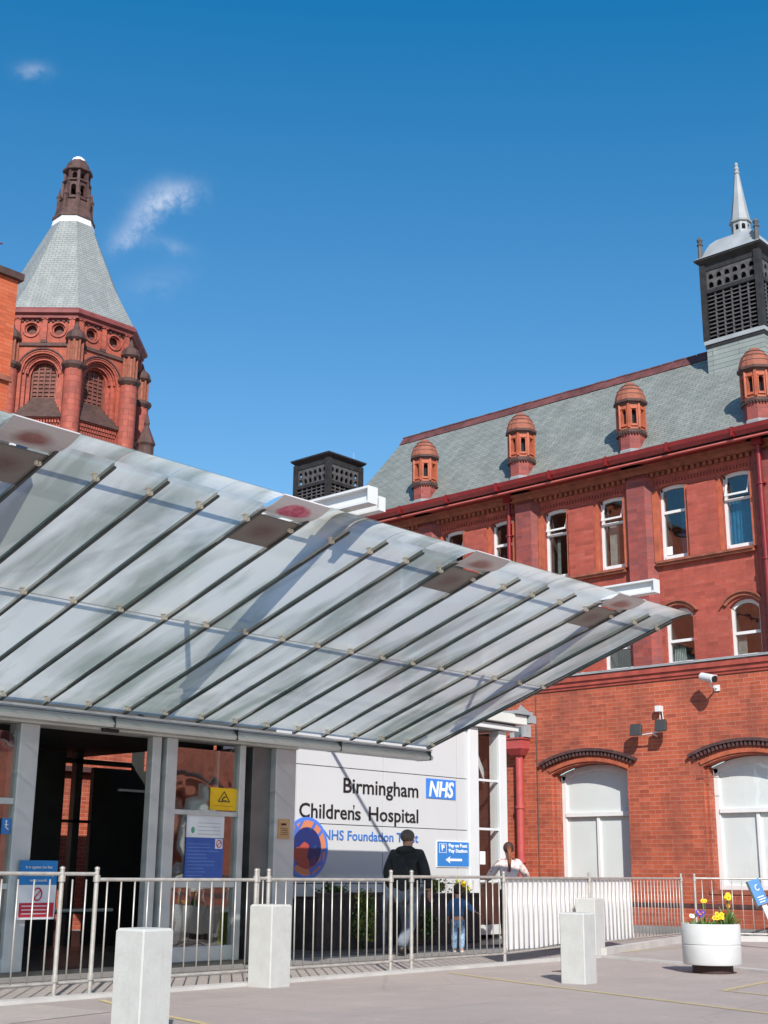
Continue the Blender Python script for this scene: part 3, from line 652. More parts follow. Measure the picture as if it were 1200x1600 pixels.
m.tube([(XB - .10, 17.28, 1.44), (XB - .10, 17.28, .1)], .07, 12)
part('rainwater_pipe', m, 'pink_paint', B, origin=(XB, 17.28, 1.4), smooth=True)
m = MB(); m.tube([(XB - .015, 16.86, .2), (XB - .015, 16.86, 4.9)], .012, 6); m.tube([(XB - .015, 13.0, 2.98), (XB - .015, 12.2 + .1, 2.98)], .006, 5); part('wall_cable', m, plain('grey_cable', (.12, .07, .06), .6), B)

# octagonal terracotta vent turrets along the eaves
def turret(y):
    cx = 23.5; n = 8; r8 = PI / 8
    b = MB(); b.lathe([(0.299, 9.66), (0.299, 10.36)], 8, (cx, y), r8)
    t = part('vent_turret', b, 'brick_pil', B, origin=(cx, y, 9.7))
    f = MB(); f.lathe([(0.357, 9.72), (0.332, 9.98), (0.303, 10.02)], 8, (cx, y), r8, cap=False); part('lead_skirt', f, plain('dull_lead', (.24, .25, .255), .7, var=.3, scale=6, dirt=.5), t)
    c = MB(); c.lathe([(0.303, 10.36), (0.340, 10.40), (0.340, 10.45), (0.307, 10.48)], 8, (cx, y), r8)
    for i in range(32):
        a = 2 * PI * i / 32; c.ell((cx + .322 * math.cos(a), y + .322 * math.sin(a), 10.37), (.025, .025, .022), 6, 4)
    part('bead_collar', c, 'terra_dark', t)
    L = MB(); R_ = .295; fw = 2 * R_ * math.sin(PI / 8); ap = R_ * math.cos(PI / 8)
    for i in range(8):
        a = r8 + PI / 8 + i * PI / 4; nx, ny = math.cos(a), math.sin(a); tx, ty = -ny, nx
        P = lambda u, z, d, nx=nx, ny=ny, tx=tx, ty=ty: (cx + nx * (ap - d) + tx * u, y + ny * (ap - d) + ty * u, z)
        wall(L, P, -fw / 2, fw / 2, 10.48, 11.08, [(-.052, .052, 10.60, 10.90, .035)], depth=.07, seg=4)
        obox(L, P, fw / 2 - .022, fw / 2 + .022, 10.5, 11.05, -.03, .02)
        obox(L, P, -.070, -.052, 10.57, 10.93, -.018, .0); obox(L, P, .052, .070, 10.57, 10.93, -.018, .0); obox(L, P, -.070, .070, 10.94, 10.97, -.03, 0); obox(L, P, -.075, .075, 10.54, 10.57, -.03, 0)
    part('lantern', L, 'terra_or', t)
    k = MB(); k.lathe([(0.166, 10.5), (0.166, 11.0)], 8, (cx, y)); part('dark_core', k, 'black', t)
    k = MB(); k.lathe([(0.290, 11.03), (0.349, 11.09), (0.378, 11.10), (0.378, 11.155), (0.349, 11.16)], 8, (cx, y), r8); part('cornice', k, 'terra_dark', t)
    k = MB(); k.lathe([(0.349, 11.155), (0.340, 11.25), (0.320, 11.29), (0.303, 11.37), (0.270, 11.41), (0.245, 11.47), (0.183, 11.52), (0.124, 11.575), (0.112, 11.61), (0.042, 11.64), (0.001, 11.645)], 16, (cx, y), r8); part('dome', k, 'terra_dome', t)
    k = MB(); [k.lathe([(r_, z_), (r_ + .012, z_ + .012), (r_, z_ + .03)], 16, (cx, y), r8, cap=False) for r_, z_ in ((.318, 11.27), (.278, 11.39), (.20, 11.50))]; part('dome_ribs', k, 'terra_dark', t)
for k in range(-3, 4): turret(11.14 + 2.985 * k)

# louvred cupolas: one on the ridge of the wing, a plainer one on the roof behind
def cupola(parent, cx, cy, zb, spire, base_z0, hw=.68):
    z0 = zb; z1 = zb + 2.0
    root = MB(); root.box(cx - hw - .02, cx + hw + .02, cy - hw - .02, cy + hw + .02, base_z0, z0 - .1); root.box(cx - hw - .0, cx + hw + .0, cy - hw - .0, cy + hw + .0, z0 - .1, z0)
    c = part('cupola', root, 'slate_clad', parent, origin=(cx, cy, base_z0))
    s = MB(); s.box(cx - hw - .06, cx + hw + .06, cy - hw - .06, cy + hw + .06, z0 - .08, z0 + .02)
    for sx in (-1, 1):
        for sy in (-1, 1): s.ell((cx + sx * hw, cy + sy * hw, z0 + .08), (.05, .05, .09), 8, 6)
    part('lead_ledge', s, 'lead', c)
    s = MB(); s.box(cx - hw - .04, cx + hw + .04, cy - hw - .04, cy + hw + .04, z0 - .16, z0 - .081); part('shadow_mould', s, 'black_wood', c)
    fr = MB()
    for sx in (-1, 1):
        for sy in (-1, 1): fr.box(cx + sx * hw - .07 + (-.0), cx + sx * hw + .07, cy + sy * hw - .07, cy + sy * hw + .07, z0 + .021, z1 - .1)
    zm = z0 + 1.18
    for (zz0, zz1, e) in ((zm, zm + .09, .05), (z1 - .24, z1 - .1, .02)):
        fr.box(cx - hw - e, cx + hw + e, cy - hw - e, cy - hw + .05, zz0, zz1); fr.box(cx - hw - e, cx + hw + e, cy + hw - .05, cy + hw + e, zz0, zz1)
        fr.box(cx - hw - e, cx - hw + .05, cy - hw + .051, cy + hw - .051, zz0, zz1); fr.box(cx + hw - .05, cx + hw + e, cy - hw + .051, cy + hw - .051, zz0, zz1)
    part('frame', fr, 'black_wood', c)
    lv = MB(); tl = MB()
    for (nx, ny) in ((-1, 0), (0, -1), (1, 0), (0, 1)):
        tx, ty = -ny, nx
        P = lambda u, z, d, nx=nx, ny=ny, tx=tx, ty=ty: (cx + nx * (hw - d) + tx * u, cy + ny * (hw - d) + ty * u, z)
        W_ = hw - .07
        for i in range(1, 6):
            u = -W_ + 2 * W_ * i / 6; obox(lv, P, u - .018, u + .018, z0 + .021, zm, -.02, .03)
        for i in range(1, 12):
            z = z0 + .02 + (zm - z0) * i / 12
            for j in range(6):
                ua, ub = -W_ + 2 * W_ * j / 6 + .02, -W_ + 2 * W_ * (j + 1) / 6 - .02
                lv.add([P(ua, z - .02, -.03), P(ub, z - .02, -.03), P(ub, z + .035, .05), P(ua, z + .035, .05), P(ua, z + .0, -.03), P(ub, z + .0, -.03), P(ub, z + .055, .05), P(ua, z + .055, .05)],
                       [(0, 1, 2, 3), (4, 7, 6, 5), (0, 4, 5, 1), (1, 5, 6, 2), (2, 6, 7, 3), (3, 7, 4, 0)])
        # pierced upper band: plate with two rows of round-headed holes
        wall(tl, P, -W_, W_, zm + .09, z1 - .24, [(-W_ + 2 * W_ * (j + .5) / 6 - .07, -W_ + 2 * W_ * (j + .5) / 6 + .07, zm + .14, zm + .22, .069) for j in range(6)] +
             [(-W_ + 2 * W_ * (j + .5) / 6 - .07, -W_ + 2 * W_ * (j + .5) / 6 + .07, zm + .36, zm + .42, .069) for j in range(6)], depth=.05, seg=4)
    part('louvre', lv, 'louvre', c); part('pierced_band', tl, 'louvre', c)
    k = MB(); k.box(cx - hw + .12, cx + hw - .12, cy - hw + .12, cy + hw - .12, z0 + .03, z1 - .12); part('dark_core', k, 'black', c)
    e = hw + (.15 if spire else .13)
    k = MB(); k.add([(cx - hw - .02, cy - hw - .02, z1 - .1), (cx + hw + .02, cy - hw - .02, z1 - .1), (cx + hw + .02, cy + hw + .02, z1 - .1), (cx - hw - .02, cy + hw + .02, z1 - .1), (cx - e, cy - e, z1), (cx + e, cy - e, z1), (cx + e, cy + e, z1), (cx - e, cy + e, z1), (cx - e, cy - e, z1 + .04), (cx + e, cy - e, z1 + .04), (cx + e, cy + e, z1 + .04), (cx - e, cy + e, z1 + .04)],
                    [(3, 2, 1, 0), (0, 1, 5, 4), (1, 2, 6, 5), (2, 3, 7, 6), (3, 0, 4, 7), (4, 5, 9, 8), (5, 6, 10, 9), (6, 7, 11, 10), (7, 4, 8, 11), (8, 9, 10, 11)]); part('eaves', k, 'black_wood', c)
    rz = z1 + .042; k = MB()
    if spire:
        prof = [(1.02, 0), (.93, .06), (.80, .16), (.74, .30), (.66, .44), (.52, .56), (.36, .64), (.28, .67)]
        for (s0, h0), (s1, h1) in zip(prof, prof[1:]):
            for q in range(4):
                dx = [(-1, -1), (1, -1), (1, 1), (-1, 1)]; a_, b_ = dx[q], dx[(q + 1) % 4]
                k.quad((cx + a_[0] * s0 * e, cy + a_[1] * s0 * e, rz + h0), (cx + b_[0] * s0 * e, cy + b_[1] * s0 * e, rz + h0), (cx + b_[0] * s1 * e, cy + b_[1] * s1 * e, rz + h1), (cx + a_[0] * s1 * e, cy + a_[1] * s1 * e, rz + h1))
        k.box(cx - .28 * e, cx + .28 * e, cy - .28 * e, cy + .28 * e, rz + .6, rz + .672)
        part('lead_roof', k, 'lead', c)
        q = MB(); z = rz + .66
        for i in range(8):
            a = PI / 8 + PI / 8 + i * PI / 4; nx, ny = math.cos(a), math.sin(a); R_ = .22; fw = 2 * R_ * math.sin(PI / 8); ap = R_ * math.cos(PI / 8)
            P = lambda u, zz, d, nx=nx, ny=ny: (cx + nx * (ap - d) - ny * u, cy + ny * (ap - d) + nx * u, zz)
            wall(q, P, -fw / 2, fw / 2, z - .03, z + .34, [(-.045, .045, z + .12, z + .24, .03)], depth=.04, seg=4)
        q.lathe([(.19, z), (.02, z + .01)], 8, (cx, cy), PI / 8)
        q.lathe([(.26, z + .34), (.27, z + .38), (.235, z + .40), (.20, z + .60), (.14, z + 1.0), (.06, z + 1.62), (.045, z + 1.66)], 8, (cx, cy), PI / 8)
        part('spire', q, 'lead', c)
        q = MB(); q.lathe([(.045, z + 1.64), (.075, z + 1.68), (.04, z + 1.74), (.06, z + 1.80), (.035, z + 1.86), (.05, z + 1.90), (.03, z + 1.95), (.001, z + 1.98)], 8, (cx, cy)); part('finial', q, 'lead', c)
        for sx, sy in ((-1, -1), (1, -1), (1, 1), (-1, 1)):
            q = MB(); X_, Y_ = cx + sx * (e - .12), cy + sy * (e - .12); q.lathe([(.075, rz + .06), (.06, rz + .12), (.055, rz + .38), (.08, rz + .41), (.045, rz + .45), (.06, rz + .5), (.075, rz + .53), (.03, rz + .60), (.001, rz + .64)], 8, (X_, Y_)); part('corner_finial', q, plain('dark_grey_finial', (.09, .085, .08), .6, var=.3), c)
    else:
        k.add([(cx - e, cy - e, rz), (cx + e, cy - e, rz), (cx + e, cy + e, rz), (cx - e, cy + e, rz), (cx, cy, rz + .30)], [(0, 1, 4), (1, 2, 4), (2, 3, 4), (3, 0, 4), (3, 2, 1, 0)]); part('lead_roof', k, 'lead', c)
    return c
cupola(B, 26.0, 12.43, 12.90, True, 11.4)

# fittings on the brick wall
t = thing('security_camera', (XB, 12.45, 4.85), 'white bullet security camera fixed high on the brick wall', 'security camera')
m = MB(); m.box(XB - .03, XB - .002, 12.38, 12.50, 4.66, 4.78); m.tube([(XB - .02, 12.44, 4.72), (XB - .26, 12.44, 4.72), (XB - .32, 12.44, 4.83)], .018, 8); part('bracket', m, 'white_steel', t)
m = MB(); m.tube([(XB - .30, 12.60, 4.93), (XB - .42, 12.28, 4.84)], .085, 12); m.box(XB - .44, XB - .38, 12.22, 12.34, 4.90, 4.915); part('housing', m, 'white_steel', t, smooth=True)
m = MB(); m.tube([(XB - .42, 12.28, 4.84), (XB - .432, 12.248, 4.832)], .062, 12); part('lens', m, 'black', t)
t = thing('floodlight', (XB, 13.85, 4.0), 'twin black floodlights with white sensor on the brick wall between the arches', 'floodlight')
for y in (13.60, 14.18):
    hgt = .0 if y < 14 else -.05
    m = MB(); m.add([(XB - .34, y - .14, 3.92 + hgt), (XB - .34, y + .12, 3.92 + hgt), (XB - .30, y + .12, 4.16 + hgt), (XB - .30, y - .14, 4.16 + hgt), (XB - .20, y - .10, 3.93 + hgt), (XB - .20, y + .08, 3.93 + hgt), (XB - .18, y + .08, 4.13 + hgt), (XB - .18, y - .10, 4.13 + hgt)],
                [(0, 1, 2, 3), (7, 6, 5, 4), (0, 4, 5, 1), (1, 5, 6, 2), (2, 6, 7, 3), (3, 7, 4, 0)]); part('lamp_head', m, plain('charcoal_casting', (.05, .05, .05), .5), t, bevel=.012)
m = MB(); m.tube([(XB - .01, 13.85, 3.86), (XB - .22, 13.85, 3.90)], .016); m.tube([(XB - .2, 13.6, 3.93), (XB - .22, 13.85, 3.90), (XB - .2, 14.18, 3.88)], .014); part('arm', m, 'white_steel', t)
m = MB(); m.box(XB - .14, XB - .002, 13.68, 13.80, 4.34, 4.46); m.tube([(XB - .03, 13.75, 4.34), (XB - .03, 13.75, 4.12)], .01); m.tube([(XB - .03, 13.69, 4.34), (XB - .05, 13.66, 4.12)], .01); part('sensor', m, 'white_steel', t, bevel=.02)
t = thing('wall_lamp', (XB, 17.2, 4.05), 'small clear bulkhead lamp on top of the red rainwater hopper', 'lamp')
m = MB(); m.box(XB - .25, XB - .01, 17.00, 17.10, 4.02, 4.30); m.box(XB - .25, XB - .01, 17.32, 17.42, 4.02, 4.30); m.box(XB - .03, XB - .01, 17.1, 17.32, 4.02, 4.30); part('casing', m, 'lead', t, bevel=.02)
m = MB(); m.box(XB - .20, XB - .031, 17.101, 17.319, 4.03, 4.26); part('lamp_glass', m, 'glass_dark', t)

# ------------------------------------------------------------------ rear wing, left block
RWg = thing('rear_brick_wing', (14, 22, 0), 'brick wing behind the entrance carrying a black louvred cupola', 'building')
m = MB(); PR = lambda u, z, d: (u, 22.3 + d, z)
wall(m, PR, 2, 23.4, 0, 4.25, [(x, x + 1.0, 1.0, 2.2, .15) for x in (7.5, 10, 19)], depth=.2); part('wall', m, 'brick_low', RWg)
part('rendered_upper_wall', MB().box(2, 23.4, 22.27, 22.6, 4.25, 8.6), plain('pale_grey_render', (.50, .53, .52), .8, var=.1, scale=1, dirt=.2), RWg)
m = MB(); m.add([(2, 22.1, 8.6), (23.4, 22.1, 8.6), (23.4, 24.7, 10.5), (2, 24.7, 10.5), (23.4, 27.3, 8.6), (2, 27.3, 8.6)], [(0, 1, 2, 3), (3, 2, 4, 5), (1, 4, 2), (0, 3, 5), (0, 5, 4, 1)]); part('roof', m, 'slate', RWg)
m = MB(); m.box(23.3, 26.4, 23.3, 26.2, 0, 10.7); part('cupola_base', m, 'brick_up', RWg)
m = MB(); m.box(2, 14.5, 22.15, 22.299, 2.82, 2.92); m.box(14.8, 21, 22.15, 22.299, 3.02, 3.12); part('drip_mould', m, 'dark_brick', RWg)
cupola(RWg, 24.70, 24.70, 10.26, False, 9.9, .63)
m = MB(); m.tube([(25.2, 24.2, 12.25), (25.2, 24.2, 12.62)], .01, 5); part('lightning_rod', m, 'lead', RWg)
LB = thing('orange_brick_block', (8, 20, 0), 'tall bright orange brick block rising behind the left end of the glass canopy', 'building')
m = MB(); m.box(2, 12.88, 22.0, 30, 8.65, 12.78); part('wall', m, 'brick_block', LB)
m = MB(); m.box(1.9, 12.97, 21.91, 30.1, 12.781, 12.93); part('parapet_coping', m, 'terra_dark', LB)
m = MB(); m.box(1.9, 12.92, 21.93, 21.999, 10.55, 10.66); part('string_course', m, 'terra_dome', LB)
t = thing('roof_aerial', (12.3, 22.4, 12.93), 'small red roof railing and aerial on top of the orange brick block', 'aerial')
m = MB(); m.tube([(12.42, 22.3, 12.93), (12.42, 22.3, 13.62)], .02); m.tube([(12.15, 22.3, 13.55), (12.62, 22.3, 13.62)], .016); m.tube([(12.15, 22.3, 13.15), (12.55, 22.3, 13.2)], .016); m.tube([(12.2, 22.3, 13.15), (12.4, 22.3, 13.55)], .012)
part('rail', m, 'red_paint', t)

# ------------------------------------------------------------------ octagonal tower
def tower():
    s = 2.25; ap = s * 1.2071; RC = s * 1.3066
    # centre: straight behind the front facet
    fx, fy = 23.66, 38.26
    c0 = Vector((fx, fy, 0)) + Fh * ap
    T = thing('octagonal_tower', (c0.x, c0.y, 0), 'octagonal red terracotta tower with conical slate roof and dark stone lantern', 'tower')
    cx, cy = c0.x, c0.y; ang0 = math.atan2(-Fh.y, -Fh.x)
    zc = 20.72
    wl = MB(); rings = MB(); tr = []; sl = MB(); lat = MB(); fri = MB(); dk = MB(); hl = MB()
    for i in range(8):
        a = ang0 + i * PI / 4; nx, ny = math.cos(a), math.sin(a); tx, ty = ny * -1, nx
        P = lambda u, z, d, nx=nx, ny=ny, tx=tx, ty=ty: (cx + nx * (ap - d) + tx * u, cy + ny * (ap - d) + ty * u, z)
        wall(wl, P, -s / 2, s / 2, 15.6, 19.2, [(-.72, .72, 16.0, 18.3, .719)], depth=.16, seg=14)
        wall(wl, P, -s / 2, s / 2, 19.2, 20.3, [(-.72, -.26, 19.72, 19.95, .229), (.26, .72, 19.72, 19.95, .229)], depth=.22, seg=10)
        obox(wl, P, -s / 2, s / 2, 0, 15.6, 0, .2)
        for k, rr in enumerate((.60, .47)):
            P2 = lambda u, z, d, P=P, k=k: P(u, z, d + .16 * (k + 1)); wall(rings, P2, -.80, .80, 16.0, 19.12, [(-rr, rr, 16.0, 18.3, rr - .001)], depth=.16, seg=12)
        for rr in (.80, .66, .53): arch_band(rings, P, -rr, rr, 18.3, rr - .001, 0, .05, -.03 + (.80 - rr) * .8, .03 + (.80 - rr) * 1.1, 14)
        arch_band(dk, P, -.86, .86, 18.3, .859, .0, .05, -.07, .0, 14)
        # holes: moulded rims and pits
        for hx in (-.49, .49):
            for q in range(16):
                b0, b1 = 2 * PI * q / 16, 2 * PI * (q + 1) / 16
                for r0, r1, d0 in ((.25, .31, -.05), (.185, .235, .04)):
                    c4 = [(hx + r0 * math.cos(b0), 19.93 + r0 * math.sin(b0)), (hx + r0 * math.cos(b1), 19.93 + r0 * math.sin(b1)), (hx + r1 * math.cos(b1), 19.93 + r1 * math.sin(b1)), (hx + r1 * math.cos(b0), 19.93 + r1 * math.sin(b0))]
                    fri.add([P(*p, d0) for p in c4] + [P(*p, d0 + .06) for p in c4], [(0, 1, 2, 3), (0, 4, 5, 1), (3, 2, 6, 7)])
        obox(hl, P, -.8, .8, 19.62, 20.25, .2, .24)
        obox(dk, P, -s / 2, s / 2, 19.28, 19.40, -.07, -.001); obox(dk, P, -.11, .11, 19.40, 19.50, -.09, -.001)
        for j in range(12):
            u = -s / 2 + s * (j + .5) / 12; obox(dk, P, u - .05, u + .05, 20.22, 20.34, -.06, -.001)
        for u in (-.0,): obox(fri, P, u - .09, u + .09, 19.50, 20.30, -.10, -.001); 
        for u in (-.98, .98): obox(fri, P, u - .10, u + .10, 19.42, 20.30, -.10, -.001)
        for u in (-.98, 0, .98): arch_band(fri, P, u - .13, u + .13, 20.30, .129, -.1, .0, -.14, -.02, 8)
        # stepped sill
        for j in range(6):
            hw_ = .42 + .085 * j; obox(sl, P, -hw_, hw_, 17.45 - .15 * j - .145, 17.45 - .15 * j, .40 - .11 * j, .5)
        for j in range(16):
            for r_ in range(3):
                u = -.80 + 1.6 * (j + .5) / 16 + (.05 if r_ % 2 else 0)
                if abs(u) < .8: obox(lat, P, u - .03, u + .03, 16.06 + .15 * r_, 16.17 + .15 * r_, -.08, -.02)
        obox(lat, P, -.8, .8, 16.0, 16.05, -.09, 0); obox(lat, P, -.8, .8, 16.51, 16.56, -.09, 0); 
        tr.append(P)
    part('wall', wl, 'terra', T); part('arch_ring', rings, 'terra_pier', T); part('frieze', fri, 'terra_pier', T); part('string_course', dk, 'terra_dark', T)
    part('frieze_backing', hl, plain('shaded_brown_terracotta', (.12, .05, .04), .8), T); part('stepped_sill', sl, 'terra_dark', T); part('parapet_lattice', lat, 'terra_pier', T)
    for i, P in enumerate(tr):
        w_ = MB(); P3 = lambda u, z, d, P=P: P(u, z, d + .44); ops = []
        for c in range(4):
            for r_ in range(7): ops.append((-.40 + .2 * c + .03, -.40 + .2 * c + .17, 17.42 + .17 * r_, 17.53 + .17 * r_, .025))
        arched_plate(w_, P3, -.47, .47, 17.3, 18.3, .469, .05, .08)
        for c in range(5): u = -.42 + .21 * c; h_ = math.sqrt(max(0, .47 ** 2 - u * u)); obox(w_, P3, u - .025, u + .025, 17.3, 18.3 + h_, 0, .05)
        for r_ in range(9):
            z = 17.42 + .15 * r_; hw_ = .45 if z < 18.3 else math.sqrt(max(0, .46 ** 2 - (z - 18.3) ** 2))
            if hw_ > .05: obox(w_, P3, -hw_, hw_, z - .02, z + .02, .005, .045)
        part('blind_window', w_, plain('dark_red_tracery', (.16, .055, .04), .7, var=.3), T)
    for i in range(8):
        a = ang0 + PI / 8 + i * PI / 4; X_, Y_ = cx + (RC + .10) * math.cos(a), cy + (RC + .10) * math.sin(a)
        b = MB(); b.lathe([(.33, 0), (.33, 18.35)], 10, (X_, Y_)); p = part('corner_pier', b, 'terra_pier', T, origin=(X_, Y_, 0), smooth=True)
        k = MB(); k.lathe([(.34, 18.32), (.44, 18.45), (.45, 18.54), (.33, 18.62)], 12, (X_, Y_)); part('collar', k, 'terra_dark', p)
        k = MB(); k.lathe([(.24, 18.6), (.24, 19.45)], 10, (X_, Y_))
        for j in range(8):
            b_ = 2 * PI * j / 8; k.tube([(X_ + .26 * math.cos(b_), Y_ + .26 * math.sin(b_), 18.62), (X_ + .26 * math.cos(b_), Y_ + .26 * math.sin(b_), 19.5)], .045, 6)
        part('ribbed_shaft', k, 'terra_dome', p)
        k = MB(); k.lathe([(.30, 19.42), (.38, 19.50), (.38, 19.56), (.36, 19.58), (.33, 19.72), (.24, 19.82), (.12, 19.92), (.10, 20.02), (.03, 20.2)], 12, (X_, Y_)); part('pinnacle_cap', k, 'terra_dark', p)
    k = MB(); k.lathe([(RC + .05, 20.3), (RC + .16, 20.34), (RC + .16, 20.42), (RC + .28, 20.5), (RC + .28, 20.62), (RC + .2, 20.72)], 8, (cx, cy), ang0 + PI / 8); part('cornice', k, plain('dark_red_cornice', (.20, .045, .04), .6, var=.3, scale=3, dirt=.4), T)
    k = MB(); k.lathe([(RC + .18, 20.70), (RC * .72, 22.45), (.80, 25.42)], 8, (cx, cy), ang0 + PI / 8); part('cone_roof', k, 'slate_cone', T)
    k = MB(); k.lathe([(.84, 25.33), (.80, 25.56), (.78, 25.66)], 8, (cx, cy), ang0 + PI / 8); part('white_band', k, 'white_band', T)
    z = 25.66; L = MB()
    L.lathe([(.84, z - .06), (.84, z + .02), (.77, z + .14), (.72, z + .34), (.66, z + .42), (.62, z + .75), (.68, z + .78), (.58, z + .86)], 8, (cx, cy), ang0 + PI / 8)
    lan = part('lantern', L, 'terra_dark', T)
    q = MB()
    for (zz0, zz1, r0, oz0, oz1) in ((z + .84, z + 1.62, .50, z + .98, z + 1.38), (z + 1.62, z + 2.1, .45, z + 1.74, z + 1.94)):
        fw = 2 * r0 * math.sin(PI / 8); ap2 = r0 * math.cos(PI / 8)
        for i in range(8):
            a = ang0 + i * PI / 4; nx, ny = math.cos(a), math.sin(a)
            P = lambda u, zz, d, nx=nx, ny=ny, ap2=ap2: (cx + nx * (ap2 - d) - ny * u, cy + ny * (ap2 - d) + nx * u, zz)
            wall(q, P, -fw / 2, fw / 2, zz0, zz1, [(-.10, .10, oz0, oz1, .08)], depth=.12, seg=6); obox(q, P, fw / 2 - .05, fw / 2 + .05, zz0, zz1, -.06, .02)
    part('arcade', q, plain('dark_brown_terracotta', (.075, .035, .032), .7, var=.3, scale=5), lan)
    for i in range(8):
        a = ang0 + PI / 8 + i * PI / 4; X_, Y_ = cx + .63 * math.cos(a), cy + .63 * math.sin(a)
        if i == 0: q = MB()
        q.lathe([(.10, z + .3), (.09, z + .9), (.12, z + .95), (.05, z + 1.1), (.02, z + 1.35)], 6, (X_, Y_))
    part('pinnacle', q, 'terra_dark', lan)
    q = MB(); q.lathe([(.50, z + 1.58), (.58, z + 1.62), (.58, z + 1.68), (.46, z + 1.70)], 8, (cx, cy), ang0 + PI / 8); q.lathe([(.45, z + 2.08), (.60, z + 2.12), (.60, z + 2.2), (.48, z + 2.22), (.46, z + 2.4), (.41, z + 2.55), (.28, z + 2.68)], 8, (cx, cy), ang0 + PI / 8); part('lantern_cornice', q, 'terra_dark', lan)
    q = MB(); q.lathe([(.30, z + 2.64), (.25, z + 2.76), (.16, z + 2.84), (.001, z + 2.86)], 12, (cx, cy)); part('cap', q, 'white_band', lan)
    # small spirelet at the tower's right foot
    X_, Y_ = 27.02, 36.4
    q = MB(); q.lathe([(.30, 0), (.30, 15.9), (.36, 16.0), (.30, 16.15), (.08, 16.7), (.11, 16.8), (.02, 17.2)], 8, (X_, Y_)); part('stair_spirelet', q, 'terra_dark', T)
tower()

# ------------------------------------------------------------------ glazed entrance hall
EY = 12.9
H = thing('glazed_entrance_hall', (11, 12.9, 0), 'low glazed hospital entrance hall with grey metal frames and dark interior', 'building')
def bx(*a): return MB().box(*a)
FM = [('frame_post', 8.09, 8.34, EY - .02, EY + .22, 0, 2.72), ('frame_post', 9.96, 10.10, EY - .0, EY + .12, 0, 2.72), ('frame_post', 10.16, 10.33, EY - .03, EY + .2, 0, 2.72), ('frame_post', 11.37, 11.47, EY - .02, EY + .12, 0, 2.72),
      ('frame_post', 5.3, 5.5, EY - .02, EY + .2, 0, 2.72), ('frame_post', 2.6, 2.8, EY - .02, EY + .2, 0, 2.72)]
for n_, *b in FM: part(n_, bx(*b), 'grey_metal', H, origin=(b[0], b[2], 0), bevel=.012)
part('transom', bx(10.331, 11.369, EY, EY + .09, 1.80, 1.86), 'grey_metal', H, bevel=.008); part('transom', bx(10.331, 11.369, EY, EY + .09, .93, 1.00), 'grey_metal', H, bevel=.008)
part('transom', bx(5.501, 8.089, EY, EY + .09, 1.82, 1.89), 'grey_metal', H, bevel=.008); part('transom', bx(5.501, 8.089, EY, EY + .09, .92, .98), 'grey_metal', H)
part('bottom_rail', bx(10.331, 11.369, EY, EY + .1, .06, .24), 'grey_clad', H, bevel=.008); part('bottom_rail', bx(5.501, 8.089, EY, EY + .1, .06, .2), 'grey_clad', H)
part('threshold', bx(5.4, 11.66, EY - .05, EY + .3, .013, .06), 'dark_metal', H)
part('glazing', bx(10.331, 11.369, EY + .04, EY + .052, .24, 2.62), 'glass_front', H); part('glazing', bx(5.501, 8.089, EY + .04, EY + .052, .2, 2.62), 'glass_front', H)
part('glazing_bar', bx(11.05, 11.09, EY + .06, EY + .1, .24, 2.62), 'grey_metal', H)
# corner column: recessed leaf coloured dark for the shade in the gap, and grey casing
part('column', bx(11.99, 12.36, EY - .04, 14.35, 0, 2.72), 'grey_clad', H, bevel=.01); part('column', bx(11.66, 11.989, EY + .06, 14.35, 0, 2.72), plain('shaded_grey_metal', (.17, .175, .175), .4, .5), H, bevel=.01)
part('fascia', bx(2, 12.36, EY - .08, EY + .3, 2.721, 2.86), 'beam', H)
part('roof', bx(2, 12.3, EY + .3, 20.5, 3.05, 3.2), plain('flat_roof_felt', (.25, .25, .25), .8), H)
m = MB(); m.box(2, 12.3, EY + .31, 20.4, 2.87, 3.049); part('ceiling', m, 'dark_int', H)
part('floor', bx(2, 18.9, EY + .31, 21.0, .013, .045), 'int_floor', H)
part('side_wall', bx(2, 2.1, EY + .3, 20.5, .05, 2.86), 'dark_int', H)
BY = 17.0      # inner screen with openings onto the sunlit courtyard brick
def screen(x0, x1, z0, z1, name='dark_screen'): part(name, bx(x0, x1, BY, BY + .08, z0, z1), 'dark_panel', H)
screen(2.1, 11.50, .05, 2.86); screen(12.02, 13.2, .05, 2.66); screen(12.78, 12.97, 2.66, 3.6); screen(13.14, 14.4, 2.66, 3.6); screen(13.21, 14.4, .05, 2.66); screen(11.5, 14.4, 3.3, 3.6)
for x0, x1, z0, z1 in ((11.68, 11.80, .05, 3.3), (11.5, 12.02, 1.82, 1.86), (11.5, 12.78, 2.70, 2.77), (11.5, 12.0, .5, .56)): part('mullion', bx(x0, x1, BY - .02, BY + .1, z0, z1), 'dark_metal', H)
part('inner_rail', MB().tube([(9.2, 14.8, .62), (10.9, 14.8, .62)], .022), 'grey_metal', H)
# open sliding door leaf and things inside
part('door_leaf', bx(10.03, 10.12, EY + .14, EY + .20, .06, 2.6), 'dark_metal', H)
part('door_edge', bx(8.35, 8.39, EY + .1, EY + .16, 1.30, 2.6), 'white_steel', H)
part('ceiling_light', bx(11.2, 11.9, 15.2, 15.25, 2.2, 2.23), 'sign_white', H); part('ceiling_light', bx(7.2, 7.8, 15.2, 15.25, 2.3, 2.32), 'sign_white', H)
m = MB(); m.box(8.8, 9.2, 14.3, 14.7, .045, 1.12); part('dark_desk', m, 'dark_panel', H)
part('desk_item', bx(8.95, 9.05, 14.25, 14.3, 1.25, 1.36), 'grey_metal', H)
# distant sunlit canted wall inside to read as reflections
t = thing('door_sensor', (9.3, EY, 2.6), 'small black motion sensor above the open doorway', 'sensor'); part('housing', bx(9.12, 9.36, EY - .12, EY - .081, 2.70, 2.77), 'black', t, bevel=.01)

